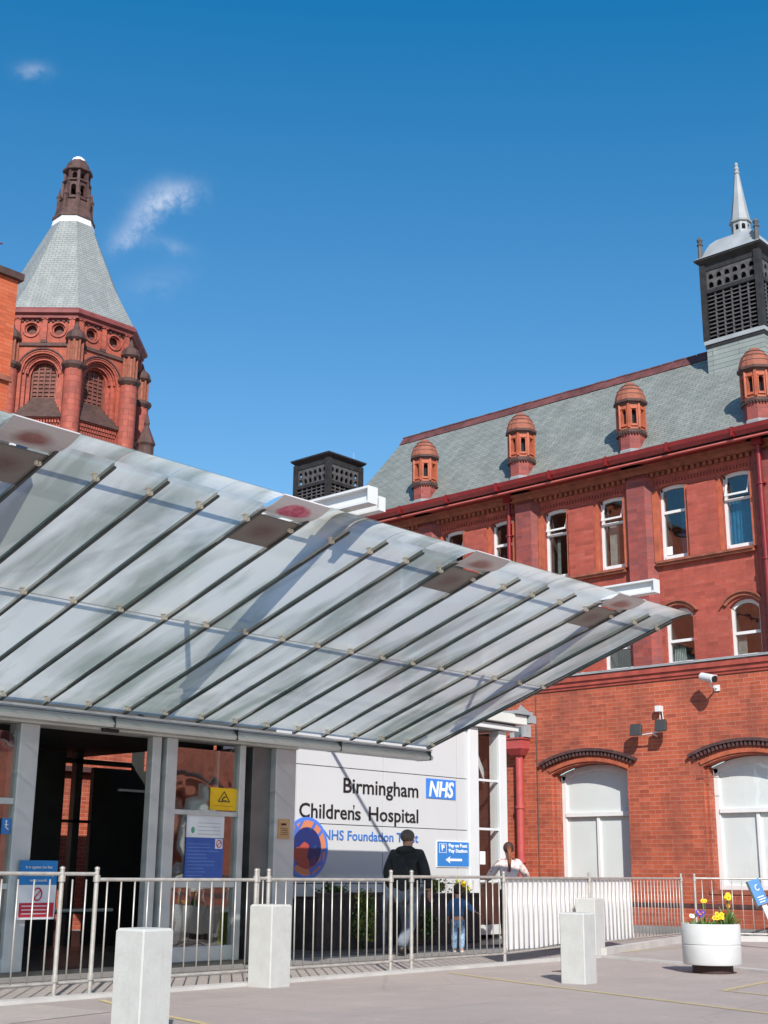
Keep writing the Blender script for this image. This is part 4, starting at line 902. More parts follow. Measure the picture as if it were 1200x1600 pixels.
# sign wall beside the entrance
SY = 14.4
S = thing('white_sign_wall', (15.5, SY, 0), 'white panelled wall carrying the hospital name beside the entrance', 'wall')
xs = [12.37, 13.86, 15.80, 17.69, 17.965]; zs = [.02, .96, 1.84, 2.71, 3.62]
for i in range(4):
    for j in range(4): part('cladding_panel', bx(xs[i] + .008, xs[i + 1] - .008, SY, SY + .04, zs[j] + .006, zs[j + 1] - .006), 'cladding', S, bevel=.003)
part('base_band', bx(12.37, 17.96, SY - .012, SY - .001, .02, .16), 'grey_metal', S)
part('backing', bx(12.37, 17.96, SY + .041, SY + .14, 0, 3.62), 'joint', S)
text('lettering', 'Birmingham', 'txt_black', 14.87, SY - .006, 2.335, 1.79, .225, S, font_offset=.009)
text('lettering', 'Children', 'txt_black', 13.92, SY - .006, 1.925, 1.20, .215, S, font_offset=.009); text('lettering', "s", 'txt_black', 15.14, SY - .006, 1.925, .13, .135, S, font_offset=.009)
text('lettering', '\u2019', 'txt_black', 15.095, SY - .006, 1.96, .03, .19, S); text('lettering', 'Hospital', 'txt_black', 15.46, SY - .006, 1.925, 1.20, .215, S, font_offset=.009)
text('lettering', 'NHS Foundation Trust', 'txt_blue', 14.44, SY - .006, 1.61, 2.22, .145, S, font_offset=.009)
part('logo_panel', bx(16.86, 17.64, SY - .012, SY - .002, 2.34, 2.665), 'nhs_blue', S); text('logo_lettering', 'NHS', 'sign_white', 16.92, SY - .018, 2.375, .66, .255, S, font_offset=.028, shear=.22)
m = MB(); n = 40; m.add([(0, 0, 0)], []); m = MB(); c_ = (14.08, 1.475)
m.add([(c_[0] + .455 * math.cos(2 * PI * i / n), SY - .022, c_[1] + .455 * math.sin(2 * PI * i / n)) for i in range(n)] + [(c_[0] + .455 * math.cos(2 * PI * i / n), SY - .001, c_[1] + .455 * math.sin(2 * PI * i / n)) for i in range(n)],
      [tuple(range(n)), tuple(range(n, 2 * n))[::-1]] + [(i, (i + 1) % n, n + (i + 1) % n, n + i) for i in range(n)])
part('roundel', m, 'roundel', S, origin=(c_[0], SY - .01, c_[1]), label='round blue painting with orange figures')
t = thing('parking_pay_sign', (17.55, SY, 1.24), 'blue pay station sign with white arrow pointing left on the white wall', 'sign')
part('border', bx(17.12, 17.99, SY - .016, SY - .004, 1.225, 1.655), 'sign_white', t); part('face', bx(17.135, 17.975, SY - .022, SY - .0165, 1.24, 1.64), 'sign_blue', t)
text('lettering', 'P', 'sign_white', 17.24, SY - .026, 1.49, .075, .10, t, .02); m = MB()
for a in ((17.18, 17.37, 1.60, 1.607), (17.18, 17.37, 1.458, 1.465), (17.18, 17.188, 1.465, 1.60), (17.362, 17.37, 1.465, 1.60)): m.box(a[0], a[1], SY - .025, SY - .0225, a[2], a[3])
part('symbol_border', m, 'sign_white', t)
text('lettering', 'Pay on Foot', 'sign_white', 17.43, SY - .026, 1.55, .49, .06, t, .02); text('lettering', 'Pay Station', 'sign_white', 17.43, SY - .026, 1.465, .49, .06, t, .02)
m = MB(); m.box(17.43, 17.78, SY - .026, SY - .0225, 1.325, 1.365); m.add([(17.34, SY - .025, 1.345), (17.47, SY - .025, 1.405), (17.44, SY - .025, 1.345), (17.47, SY - .025, 1.285)], [(0, 3, 2, 1)]); part('arrow', m, 'sign_white', t)

# narrow glazed bay at the right end of the sign wall
G = thing('glazed_bay', (18.5, SY, 0), 'narrow dark glazed bay with white posts between the sign wall and the brick wing', 'window bay')
part('post', bx(17.97, 18.235, SY - .05, SY + .2, 0, 3.62), 'white_steel', G, bevel=.01); part('post', bx(18.86, 19.08, SY - .03, SY + .2, 0, 3.62), 'white_steel', G, bevel=.01)
for z in (.98, 1.86, 2.70): part('glazing_bar', bx(18.236, 18.859, SY, SY + .06, z, z + .04), 'white_steel', G)
part('glazing', bx(18.236, 18.859, SY + .03, SY + .04, .3, 3.5), 'glass', G)
part('sill', bx(18.236, 18.859, SY - .04, SY + .1, .12, .28), 'beam', G); part('dark_panel', bx(18.236, 18.859, SY + .0, SY + .02, .285, .95), 'brown', G)
m = MB(); m.box(18.236, 19.4, SY + 1.2, SY + 1.25, 0, 3.6); part('inner_wall', m, 'brown', G); part('side_wall', bx(19.0, 19.08, SY + .2, 20, 0, 3.6), plain('brown_side_glazing', (.06, .03, .025), .3), G)
part('inner_post', MB().box(18.62, 18.78, SY + .8, SY + .9, 0, 3.5), plain('brown_inner_post', (.12, .05, .03), .5), G)
m = MB(); m.add([(18.35, SY + .3, 3.55), (18.45, SY + .3, 3.55), (18.82, SY + .3, 2.75), (18.82, SY + .3, 2.95)], [(0, 1, 3, 2)]); m.prism([(18.35, SY + .35, 3.5), (18.47, SY + .35, 3.5), (18.9, SY + .35, 2.9), (18.9, SY + .35, 2.7)], (0, .05, 0)); part('brace', m, 'grey_metal', G)
part('roof_fascia', bx(12.4, 19.35, SY - .12, 20, 3.63, 3.73), 'white_steel', G, bevel=.01); part('roof_edge', bx(12.4, 19.5, SY - .2, 20, 3.76, 3.93), 'beam', G, bevel=.01); part('roof_gap', bx(12.5, 19.3, SY - .08, 20, 3.731, 3.759), 'joint', G)
m = MB(); m.box(19.1, 19.6, SY - .26, SY + .3, 3.94, 4.0); m.box(19.52, 19.7, SY - .26, SY + .3, 3.80, 3.94); m.add([(19.2, SY - .2, 4.0), (19.6, SY - .2, 4.0), (19.3, SY - .2, 4.12)], [(0, 1, 2)]); part('gutter_end', m, 'lead', G)
t = thing('door_notice', (18.4, SY, 1.4), 'small white paper notice stuck inside the narrow brown glazed bay', 'notice'); part('sheet', bx(18.33, 18.48, SY + .018, SY + .026, 1.28, 1.50), 'sign_white', t)

# ------------------------------------------------------------------ canopy
CY0, CZ0, CY1, CZ1 = 12.70, 2.885, 8.443, 4.307
XR0, PW = 14.863, .555
GZ = .05
sl_ = (CZ1 - CZ0) / (CY0 - CY1)
cz = lambda y: CZ0 + (CY0 - y) * sl_
K = thing('glass_canopy', (11, 10.5, 0), 'large sloping frosted glass canopy on dark ribs over the entrance', 'canopy')
NR = 24
# rear gutter beam
m = MB(); m.prism([(x_, y_, z_) for x_, y_, z_ in ((0, 12.62, 2.74), (0, 12.60, 2.78), (0, 12.70, 2.885), (0, 12.86, 2.885), (0, 12.86, 2.74))], (14.93, 0, 0)); part('gutter_beam', m, 'beam', K)
m = MB(); m.box(0, 14.91, 12.605, 12.612, 2.845, 2.852); 
for i in range(8): m.box(XR0 - 1.9 * i - .004, XR0 - 1.9 * i, 12.59, 12.87, 2.735, 2.89)
part('beam_joint', m, 'dark_metal', K)
part('beam_lip', MB().prism([(0, 12.58, 2.868), (0, 12.58, 2.892), (0, 12.66, 2.892), (0, 12.66, 2.868)], (14.88, 0, 0)), 'white_steel', K)
rib_mesh = web_mesh = clip_mesh = None
def link(name, me, mat, x, parent):
    o = bpy.data.objects.new(name, me); COL.objects.link(o); o.location = Vector((x, 0, 0)) - absloc(parent); o.parent = parent; return o
def raw(name, mb, mat):
    me = bpy.data.meshes.new(name); me.from_pydata(mb.v, [], mb.f); me.materials.append(M[mat]); me.update(); return me
m = MB(); m.prism([(-.013, CY0 - .02, cz(CY0 - .02) - .008), (-.013, CY0 - .02, cz(CY0 - .02) + .008), (-.013, CY1 + .01, cz(CY1) + .008), (-.013, CY1 + .01, cz(CY1) - .008)], (.026, 0, 0))
rib_me = raw('rib', m, 'dark_metal')
purl = [12.52, 10.50, 8.66]; N_ = 60
m = MB(); m.prism([(-.006, CY0 - .03, cz(CY0) + .009), (-.006, CY0 - .03, cz(CY0) + GZ - .001), (-.006, CY1 + .03, cz(CY1) + GZ - .001), (-.006, CY1 + .03, cz(CY1) - .0)], (.012, 0, 0))
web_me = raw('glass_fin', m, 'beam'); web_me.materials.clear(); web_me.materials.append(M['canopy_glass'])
# dark lens-shaped plates added on the fins for dark wedges in their reflections
def dark_wedge(y0_, y1_):
    m = MB(); L0 = []; 
    for i in range(17):
        t_ = i / 16; y = y0_ + (y1_ - y0_) * t_; h_ = .004 + .020 * min(1, math.sin(PI * t_) * 1.2); L0.append((y, cz(y) + .009, cz(y) + .009 + h_))
    ring = [(y, a_) for y, a_, b_ in L0] + [(y, b_) for y, a_, b_ in L0[::-1]]; n = len(ring)
    V = [(x_, y, z) for x_ in (-.018, -.0065) for y, z in ring]; F = []
    for i in range(16):
        j = n - 1 - i; F += [(i, i + 1, j - 1, j), (n + j, n + j - 1, n + i + 1, n + i)]
    F += [(i, (i + 1) % n, n + (i + 1) % n, n + i) for i in range(n)]
    m.add(V, F); me = raw('dark_wedge', m, 'dark_metal'); me.materials.clear(); me.materials.append(plain('dark_green_wedge', (.10, .15, .145), .3, var=.3)); return me
wedge_a, wedge_b = dark_wedge(12.2, 10.95), dark_wedge(10.15, 9.1)
clip_mes = []
for y in purl:
    m = MB(); z = cz(y); m.box(-.066, -.044, y - .014, y + .014, z - .006, z + GZ - .009); m.box(-.075, -.035, y - .025, y + .025, z + GZ - .008, z + GZ - .002); m.box(-.0399, -.014, y - .02, y + .02, z - .01, z + .02)
    clip_mes.append(raw('clamp', m, 'cream'))
ARC = [(8.443, 4.357), (8.38, 4.374), (8.31, 4.386), (8.24, 4.390), (8.174, 4.387)]
SCOOP = [(8.56, 4.31), (8.50, 4.305), (8.43, 4.305), (8.36, 4.315), (8.29, 4.335), (8.23, 4.36), (8.178, 4.386)]
def panel_mesh(x0, x1, pts, th=.010):
    m = MB(); n = len(pts)
    for (ya, za), (yb, zb) in zip(pts, pts[1:]):
        m.add([(x0, ya, za), (x1, ya, za), (x1, yb, zb), (x0, yb, zb), (x0, ya, za + th), (x1, ya, za + th), (x1, yb, zb + th), (x0, yb, zb + th)], [(0, 1, 2, 3), (7, 6, 5, 4), (0, 3, 7, 4), (1, 5, 6, 2)])
    (ya, za), (yb, zb) = pts[0], pts[-1]; m.add([(x0, ya, za), (x1, ya, za), (x1, ya, za + th), (x0, ya, za + th), (x0, yb, zb), (x1, yb, zb), (x1, yb, zb + th), (x0, yb, zb + th)], [(0, 1, 2, 3), (7, 6, 5, 4)])
    return m
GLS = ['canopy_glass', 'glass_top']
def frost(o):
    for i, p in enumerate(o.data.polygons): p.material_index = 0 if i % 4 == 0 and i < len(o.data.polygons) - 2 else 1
printed = {2: 'print_red', 7: 'print_red', 12: 'poppy', 17: 'print_red'}
JY = 10.56
for k in range(NR):
    x = XR0 - PW * k
    link('rib', rib_me, None, x, K)
    link('glass_fin', web_me, None, x, K); link('dark_wedge', wedge_a, None, x, K); link('dark_wedge', wedge_b, None, x, K)
    for cm_ in clip_mes: link('clamp', cm_, None, x, K)
    x0, x1 = x - PW + .002, x - .002
    for ya, yb in ((CY0 - .01, JY + .0015), (JY - .0015, CY1 if k not in printed else 9.02)):
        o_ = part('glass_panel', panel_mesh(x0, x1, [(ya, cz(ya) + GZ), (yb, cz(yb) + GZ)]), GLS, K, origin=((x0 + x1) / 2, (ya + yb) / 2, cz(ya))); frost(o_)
    if k in printed:
        part('curved_print', panel_mesh(x0 - .02, x1 + .02, SCOOP), printed[k], K, origin=((x0 + x1) / 2, 8.1, 4.3), label='curved white printed panel at the canopy edge')
        part('flat_print', panel_mesh(x0, x1, [(9.01, cz(9.01) + .018), (8.57, cz(8.57) + .018)], .012), 'print_dark', K, origin=((x0 + x1) / 2, 8.7, 4.2), label='dark printed panel behind the canopy edge')
    else:
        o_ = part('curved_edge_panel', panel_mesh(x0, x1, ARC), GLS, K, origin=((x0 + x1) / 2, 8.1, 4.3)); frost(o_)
part('joint_seal', MB().tube([(0, JY, cz(JY) + GZ - .003), (XR0, JY, cz(JY) + GZ - .003)], .006, 6), 'grey_metal', K)
part('edge_bead', MB().tube([(XR0, 8.174, 4.387), (XR0, 8.443, 4.35), (XR0, 12.68, 2.93)], .010, 6), 'dark_metal', K)
for y in purl:
    z = cz(y) + .14
    m = MB(); m.tube([(0, y, z), (XR0 + .02, y, z)], .015, 10); part('purlin', m, 'white_steel', K)
def ibeam(x, y0, y1, z0, z1, w=.13):
    m = MB(); t_ = .022
    m.box(x - w / 2, x + w / 2, y0, y1, z1 - t_, z1); m.box(x - w / 2, x + w / 2, y0, y1, z0, z0 + t_); m.box(x - .01, x + .01, y0, y1, z0 + t_, z1 - t_)
    m.box(x - w / 2, x + w / 2, y0 - .012, y0 - .001, z0, z1)
    return m
for k in (2.5, 12.5, 17.5):
    x = XR0 - PW * k + .0
    y0 = {2.5: 7.86, 12.5: 7.42, 17.5: 8.6}[k]; dz = {2.5: 0, 12.5: 0, 17.5: 0}[k]
    zt = 4.56 if k != 12.5 else 4.39
    if k == 12.5:
        x = 8.45; y0 = 7.87; zt = 4.585
    m = ibeam(x, y0, 10.6, zt - .165, zt); part('roof_beam', m, 'white_steel', K); part('tie_rod', MB().tube([(x - .45 if k == 2.5 else x, 10.55, zt + .03), (x - .45 if k == 2.5 else x, 15.2, zt + .13)], .032, 8), 'white_steel', K)
    for y in (8.66, 10.5): part('hanger', bx(x - .02, x + .02, y - .02, y + .02, cz(y) + .09, zt - .165), 'white_steel', K)
part('bracket', ibeam(8.72, 8.0, 8.6, 4.43, 4.57, .09), 'white_steel', K)
part('mast', MB().tube([(13.475, 15.2, 2.8), (13.475, 15.2, 4.6)], .09), 'white_steel', K); part('mast', MB().tube([(8.45, 15.2, 2.8), (8.45, 15.2, 4.6)], .09), 'white_steel', K)

# ------------------------------------------------------------------ signs at the entrance
t = thing('warning_sign', (11.15, EY, 1.87), 'yellow square warning sign with black triangle on the entrance glass', 'sign')
part('face', bx(10.93, 11.385, EY + 0.0280, EY + 0.0380, 1.875, 2.155), 'yellow', t)
m = MB(); w_ = .012; cx_, zb_ = 11.158, 1.985; A_, B_, C_ = (cx_, zb_ + .125), (cx_ - .095, zb_), (cx_ + .095, zb_)
for p, q in ((A_, B_), (B_, C_), (C_, A_)): m.tube([(p[0], EY + 0.0260, p[1]), (q[0], EY + 0.0260, q[1])], .006, 5)
m.tube([(cx_ - .035, EY + 0.0260, zb_ + .02), (cx_ + .0, EY + 0.0260, zb_ + .055), (cx_ + .03, EY + 0.0260, zb_ + .06)], .008, 5); m.tube([(cx_ - .04, EY + 0.0260, zb_ + .015), (cx_ + .045, EY + 0.0260, zb_ + .015)], .004, 5)
part('triangle', m, 'txt_black', t)
part('small_print', bx(11.0, 11.32, EY + 0.0260, EY + 0.0278, 1.925, 1.935), plain('dark_yellow_print', (.55, .33, .01), .5), t)
t = thing('blue_poster', (10.87, EY, 1.04), 'white and blue notice poster with lines of white text on the entrance glass', 'poster')
part('white_top', bx(10.57, 11.18, EY + 0.0280, EY + 0.0380, 1.531, 1.80), 'sign_white', t); part('blue_panel', bx(10.57, 11.18, EY + 0.0280, EY + 0.0380, 1.04, 1.53), 'poster_blue', t)
m = MB(); random.seed(3)
for i in range(10): m.box(10.60, 10.60 + random.uniform(.30, .54) * (1 if i > 2 else .7), EY + 0.0250, EY + 0.0278, 1.07 + i * .042, 1.078 + i * .042)
part('text_lines', m, plain('pale_blue_print', (.16, .28, .62), .5), t)
m = MB()
for i in range(4): m.box(10.75, 11.12, EY + 0.0250, EY + 0.0278, 1.57 + i * .045, 1.577 + i * .045)
part('heading_lines', m, plain('grey_print', (.45, .47, .52), .5), t)
part('symbol_box', bx(11.04, 11.16, EY + 0.0240, EY + 0.0275, 1.40, 1.52), 'sign_white', t)
m = MB(); m.tube([(11.10 + .04 * math.cos(a * PI / 8), EY + 0.0220, 1.46 + .045 * math.sin(a * PI / 8)) for a in range(17)], .006, 5); m.tube([(11.07, EY + 0.0220, 1.43), (11.13, EY + 0.0220, 1.49)], .005, 5); part('symbol', m, 'sign_red', t)
part('green_emblem', MB().ell((10.67, EY + 0.0260, 1.62), (.03, .004, .04), 10, 6), plain('green_emblem', (.10, .35, .22), .5), t)
t = thing('no_smoking_sign', (8.42, 12.0, .62), 'blue white and red no smoking notice at the door frame behind the barrier', 'sign')
SXo = 8.19
part('blue_panel', bx(SXo, 8.67, EY - .07, EY - .06, .965, 1.225), 'sign_cyan', t); part('white_panel', bx(SXo, 8.67, EY - .07, EY - .06, .60, .964), 'sign_white', t)
part('red_panel', bx(SXo + .02, 8.65, EY - .074, EY - .071, .625, .775), 'sign_red', t)
text('lettering', 'It is against the law', 'sign_white', SXo + .07, EY - .073, 1.14, .34, .03, t); text('lettering', 'to smoke in this building', 'sign_white', SXo + .05, EY - .073, 1.06, .38, .028, t); text('lettering', 'or grounds', 'sign_white', SXo + .13, EY - .073, 1.0, .22, .03, t)
m = MB(); m.tube([(8.43 + .055 * math.cos(a * PI / 8), EY - .075, .865 + .065 * math.sin(a * PI / 8)) for a in range(17)], .008, 5); m.tube([(8.39, EY - .075, .82), (8.47, EY - .075, .91)], .006, 5); part('symbol', m, 'sign_red', t)
m = MB(); m.box(8.40, 8.46, EY - .075, EY - .0715, .855, .87)
for i in range(3): m.box(SXo + .05, 8.56, EY - .078, EY - .0745, .655 + .04 * i, .668 + .04 * i)
part('small_print', m, plain('pale_print', (.8, .6, .62), .5), t)
t = thing('camera_notice', (12.15, EY - .05, 1.54), 'small tan CCTV notice on the grey corner column', 'notice')
part('face', bx(12.05, 12.26, EY - .052, EY - .042, 1.545, 1.80), 'tan_sign', t); part('symbol', bx(12.10, 12.19, EY - .055, EY - .0525, 1.72, 1.745), 'txt_black', t)
m = MB()
for i in range(4): m.box(12.09, 12.22, EY - .055, EY - .0525, 1.60 + .025 * i, 1.606 + .025 * i)
part('text_lines', m, 'brown', t)
t = thing('accessible_sticker', (8.03, EY, 1.5), 'small blue and white sticker on the left entrance glass', 'sticker')
part('face', bx(7.97, 8.08, EY + .015, EY + .03, 1.50, 1.67), 'sign_blue', t); m = MB(); m.ell((8.02, EY + .012, 1.635), (.012, .004, .015), 8, 6); m.tube([(8.02, EY + .012, 1.62), (8.02, EY + .012, 1.57), (8.05, EY + .012, 1.55)], .007, 5); m.tube([(8.0, EY + .012, 1.60), (8.045, EY + .012, 1.60)], .005, 5); part('symbol', m, 'sign_white', t)
t = thing('lime_post', (11.53, 12.6, 0), 'lime yellow plastic post standing beside the entrance column', 'post'); part('post', bx(11.46, 11.58, 12.60, 12.68, .02, .62), 'hi_vis', t, bevel=.02); part('foot', bx(11.40, 11.62, 12.55, 12.73, .013, .04), 'black', t)

# ------------------------------------------------------------------ steel barriers
def post(parent, p, h=1.13, r=.022):
    m = MB(); m.tube([(p[0], p[1], .0), (p[0], p[1], h)], r, 10); m.lathe([(r, h), (r + .004, h + .004), (r + .002, h + .02), (.004, h + .03)], 10, p); m.lathe([(r + .012, h - .11), (r + .012, h - .05)], 10, p); m.lathe([(r + .012, .14), (r + .012, .20)], 10, p)
    m.box(p[0] - .05, p[0] + .05, p[1] - .05, p[1] + .05, .0, .022)
    return part('post', m, 'galv', parent, origin=(p[0], p[1], 0), smooth=True)
bar_me = raw('bar', MB().tube([(0, 0, .14), (0, 0, 1.04)], .008, 8), 'galv')
for p_ in bar_me.polygons: p_.use_smooth = True
def barrier(p0, p1, nb, label, posts=(1, 1), zt=1.055, zb=.13, end_gap=.06):
    a = Vector((*p0, 0)); b = Vector((*p1, 0)); c = (a + b) / 2
    t = thing('steel_barrier', (c.x, c.y, 0), label, 'barrier', 'galvanised crowd barriers along the pavement')
    d = (b - a).normalized()
    if posts[0]: post(t, p0)
    if posts[1]: post(t, p1)
    m = MB(); m.tube([(a.x, a.y, zt), (b.x, b.y, zt)], .0175, 10); part('top_rail', m, 'galv', t, smooth=True)
    m = MB(); m.tube([(a.x, a.y, zb), (b.x, b.y, zb)], .013, 8); part('bottom_rail', m, 'galv', t, smooth=True)
    L = (b - a).length
    for i in range(nb):
        q = a + d * (L * (i + .75) / (nb + .5)); o = bpy.data.objects.new('bar', bar_me); COL.objects.link(o); o.location = q - c; o.parent = t
    return t
FY = 10.62
barrier((4.9, FY - .1), (7.23, FY), 13, 'steel barrier panel at the far left in front of the no smoking notice', zt=1.09)
barrier((7.235, FY), (7.62, FY), 2, 'short steel barrier link between two posts at the left', (0, 1), zt=1.09)
barrier((7.625, FY), (9.66, FY), 12, 'steel barrier panel in front of the entrance doorway', (0, 1), zt=1.04)
barrier((9.68, FY), (9.84, FY), 1, 'very short steel barrier link behind the bollard at the entrance column', (1, 1))
barrier((9.845, FY), (11.79, FY), 13, 'steel barrier panel in front of the dark planter with trailing shrub', (0, 0), zt=1.045)
barrier((11.80, FY), (12.17, FY), 2, 'short steel barrier link in front of the man in black hoodie', (1, 1), zt=1.08)
barrier((12.175, FY), (14.12, FY + .1), 13, 'steel barrier panel in front of the child and the second planter', (0, 1), zt=1.08)
PA, PB, PC, PD = (14.125, FY + .1), (17.30, 11.50), (21.55, 12.36), (21.78, 12.22)
tb = barrier(PA, PB, 18, 'steel barrier panel hung with a white sheet left of the square bollard', (0, 1), zt=1.07)
barrier((17.305, 11.50), PC, 26, 'steel barrier panel running to the brick wall behind the square bollard', (0, 1), zt=1.07)
barrier(PD, (23.3, 9.6), 17, 'steel barrier panel behind the white flower tub', (1, 1), zt=1.075)
def sheet(name, a, b, z0, z1, label, back=.024):
    a = Vector((*a, 0)); b = Vector((*b, 0)); d = (b - a).normalized(); nn = Vector((-d.y, d.x, 0)); L = (b - a).length; n = 60; m = MB(); rows = 8
    V = []
    for side in (0, 1):
        for j in range(rows + 1):
            for i in range(n + 1):
                u = L * i / n; q = a + d * u + nn * (back + .006 * side + .004 * math.sin(u * 9) * (1 - j / rows) + .002 * math.sin(u * 23 + j)); V.append((q.x, q.y, z0 + (z1 - z0) * j / rows + (.008 * math.sin(u * 4.1) if j == 0 else 0)))
    F = []; o_ = (rows + 1) * (n + 1)
    for j in range(rows):
        for i in range(n):
            k = j * (n + 1) + i; F.append((k, k + 1, k + n + 2, k + n + 1)); F.append((o_ + k + n + 1, o_ + k + n + 2, o_ + k + 1, o_ + k))
    m.add(V, F); return tag(part(name, m, 'sheet', smooth=False), label, 'sheet')
sheet('white_sheet', PA, PB, .16, 1.06, 'large white sheet tied behind the barrier where the woman stands')
A2 = Vector((17.33, 11.506)); D2 = (Vector(PC) - A2)
sheet('white_sheet', tuple(A2), tuple(A2 + D2 * .43), .14, 1.05, 'second narrower white sheet behind the barrier right of the square bollard', .026)

# ------------------------------------------------------------------ bollards
def bollard(x, y, h, w, dome, label, rot=0, square=False):
    t = thing('concrete_bollard', (x, y, 0), label, 'bollard', 'white concrete bollards along the kerb')
    m = MB(); c, s = math.cos(rot), math.sin(rot)
    if square:
        e = w / 2; ch = .010
        p2 = [(-e + ch, -e), (e - ch, -e), (e, -e + ch), (e, e - ch), (e - ch, e), (-e + ch, e), (-e, e - ch), (-e, -e + ch)]
        pts = [(x + a * c - b * s, y + a * s + b * c) for a, b in p2]; m.prism([(a, b, 0) for a, b in pts], (0, 0, h - .018)); p3 = [(x + (a * c - b * s) * .90, y + (a * s + b * c) * .90) for a, b in p2]
        m.add([(a, b, h - .018) for a, b in pts] + [(a, b, h) for a, b in p3], [(i, (i + 1) % 8, 8 + (i + 1) % 8, 8 + i) for i in range(8)] + [tuple(range(8, 16))])
    else:
        r = w / 2; m.lathe([(r, 0), (r, h - dome), (r * .97, h - dome * .7), (r * .8, h - dome * .25), (r * .4, h - .004), (.001, h)], 24, (x, y), rot)
    part('post', m, 'concrete', t, smooth=not square)
bollard(6.091, 7.865, .725, .296, 0, 'largest white concrete bollard, nearest at the left, seen corner on', math.atan2(7.888, 6.073) + R(43), True)
bollard(9.563, 10.272, .80, .312, 0, 'white concrete bollard standing tight against the barriers left of the sign wall', math.atan2(10.33, 9.50) + R(48), True)
bollard(12.32, 8.36, .725, .29, .0, 'square white concrete bollard standing alone on the asphalt', R(8), True)
bollard(16.66, 11.08, .795, .31, .0, 'square pale bollard standing behind the lone square bollard', R(8), True)
m = MB(); m.tube([(16.45, 10.95, .55), (16.45, 10.95, .60)], .02)

# ------------------------------------------------------------------ flower tub
TX, TY = 14.80, 8.12
t = thing('flower_tub', (TX, TY, 0), 'round white concrete flower tub raised on a dark plinth', 'planter')
m = MB(); m.lathe([(.335, .10), (.345, .12), (.348, .315), (.34, .32), (.34, .33), (.348, .335), (.35, .55), (.34, .565), (.315, .565), (.305, .49), (.001, .48)], 48, (TX, TY)); part('tub', m, 'white_pot', t, smooth=True)
m = MB(); m.lathe([(.24, .0), (.24, .10)], 24, (TX, TY)); part('plinth', m, plain('dark_plinth', (.05, .025, .022), .8), t)
m = MB(); m.lathe([(.303, .50), (.2, .525), (.001, .53)], 24, (TX, TY), cap=False); part('soil', m, 'soil', t)
random.seed(11)
def leafblade(m, p, d, L, w):
    d = Vector(d).normalized(); s = d.cross(Zv).normalized() * w; p = Vector(p); mid = p + d * L * .55; tip = p + d * L + Vector((0, 0, -L * .12))
    m.add([tuple(p), tuple(mid + s), tuple(tip), tuple(mid - s)], [(0, 1, 2), (0, 2, 3)])
def bloom(m, p, r, facing, n=6):
    f = Vector(facing).normalized(); a = f.orthogonal().normalized(); b = f.cross(a); p = Vector(p)
    for i in range(n):
        t0 = 2 * PI * i / n; dr = a * math.cos(t0) + b * math.sin(t0); sd = (a * -math.sin(t0) + b * math.cos(t0)) * r * .42
        m.add([tuple(p), tuple(p + dr * r * .6 + sd), tuple(p + dr * r + f * r * .25), tuple(p + dr * r * .6 - sd)], [(0, 1, 2, 3)])
def plantlet(name, x, y, z0, h, petal, label, cat, nb=8, nf=3, leafm='leaf', r=.028, spread=.07, centre='petal_o'):
    t = thing(name, (x, y, z0), label, cat, 'spring flowers in the white tub')
    lf = MB(); fl = MB(); ce = MB(); stm = MB()
    for i in range(nb): a = random.uniform(0, 2 * PI); leafblade(lf, (x + .02 * math.cos(a), y + .02 * math.sin(a), z0), (math.cos(a) * .7, math.sin(a) * .7, random.uniform(.5, 2.2)), random.uniform(.6, 1.0) * h * .8, .013)
    for i in range(nf):
        a = random.uniform(0, 2 * PI); q = (x + spread * random.random() * math.cos(a), y + spread * random.random() * math.sin(a), z0 + h * random.uniform(.75, 1))
        stm.tube([(x, y, z0), q], .004, 5); f = (-.7 + random.uniform(-.4, .4), -.6 + random.uniform(-.4, .4), .35); bloom(fl, q, r, f); bloom(fl, Vector(q) - Vector(f).normalized() * .004, r * .95, f, 5); ce.ell(tuple(Vector(q) + Vector(f).normalized() * .01), (r * .3,) * 3, 6, 5)
    part('leaves', lf, leafm, t); part('stem', stm, 'leaf', t); part('flower', fl, petal, t); part('flower_centre', ce, centre, t)
ax = Rh
def tp(u, v): return TX + Rh.x * u + Fh.x * v, TY + Rh.y * u + Fh.y * v
for (u, v, h, pm, lb, cat, kw) in (
    (-.24, -.14, .16, 'petal_w', 'cream pansy at the left rim of the white tub', 'pansy', {}),
    (-.13, -.20, .20, 'petal_p', 'purple pansy in the white tub, the only purple one', 'pansy', {'nf': 5, 'r': .034}),
    (-.07, .02, .34, 'petal_y', 'tall single yellow flower above the purple pansy', 'flower', {'nf': 2}),
    (.02, -.22, .14, 'petal_y', 'low yellow pansy at the middle of the front rim', 'pansy', {'nf': 6, 'r': .032}),
    (.09, -.16, .17, 'petal_y', 'bright yellow pansy just right of the middle of the tub', 'pansy', {'nf': 6, 'r': .034}),
    (.20, -.04, .40, 'petal_y', 'tallest yellow daffodils at the right of the tub', 'daffodil', {'nf': 5, 'nb': 26, 'r': .038}),
    (.28, .06, .30, 'petal_o', 'orange tinged daffodil leaning at the right rim of the tub', 'daffodil', {'nf': 1, 'nb': 10})):
    x_, y_ = tp(u, v); plantlet('spring_flower', x_, y_, .51, h, pm, lb, cat, **kw)
gr = MB()
for i in range(240):
    a = random.uniform(0, 2 * PI); r_ = .29 * math.sqrt(random.random()); leafblade(gr, (TX + r_ * math.cos(a), TY + r_ * math.sin(a), .51), (math.cos(a) * .8, math.sin(a) * .8, random.uniform(.4, 1.6)), random.uniform(.05, .12), .016)
tag(part('low_foliage', gr, 'leaf', None), 'low green pansy leaves covering the soil of the white tub', 'foliage', kind='stuff')

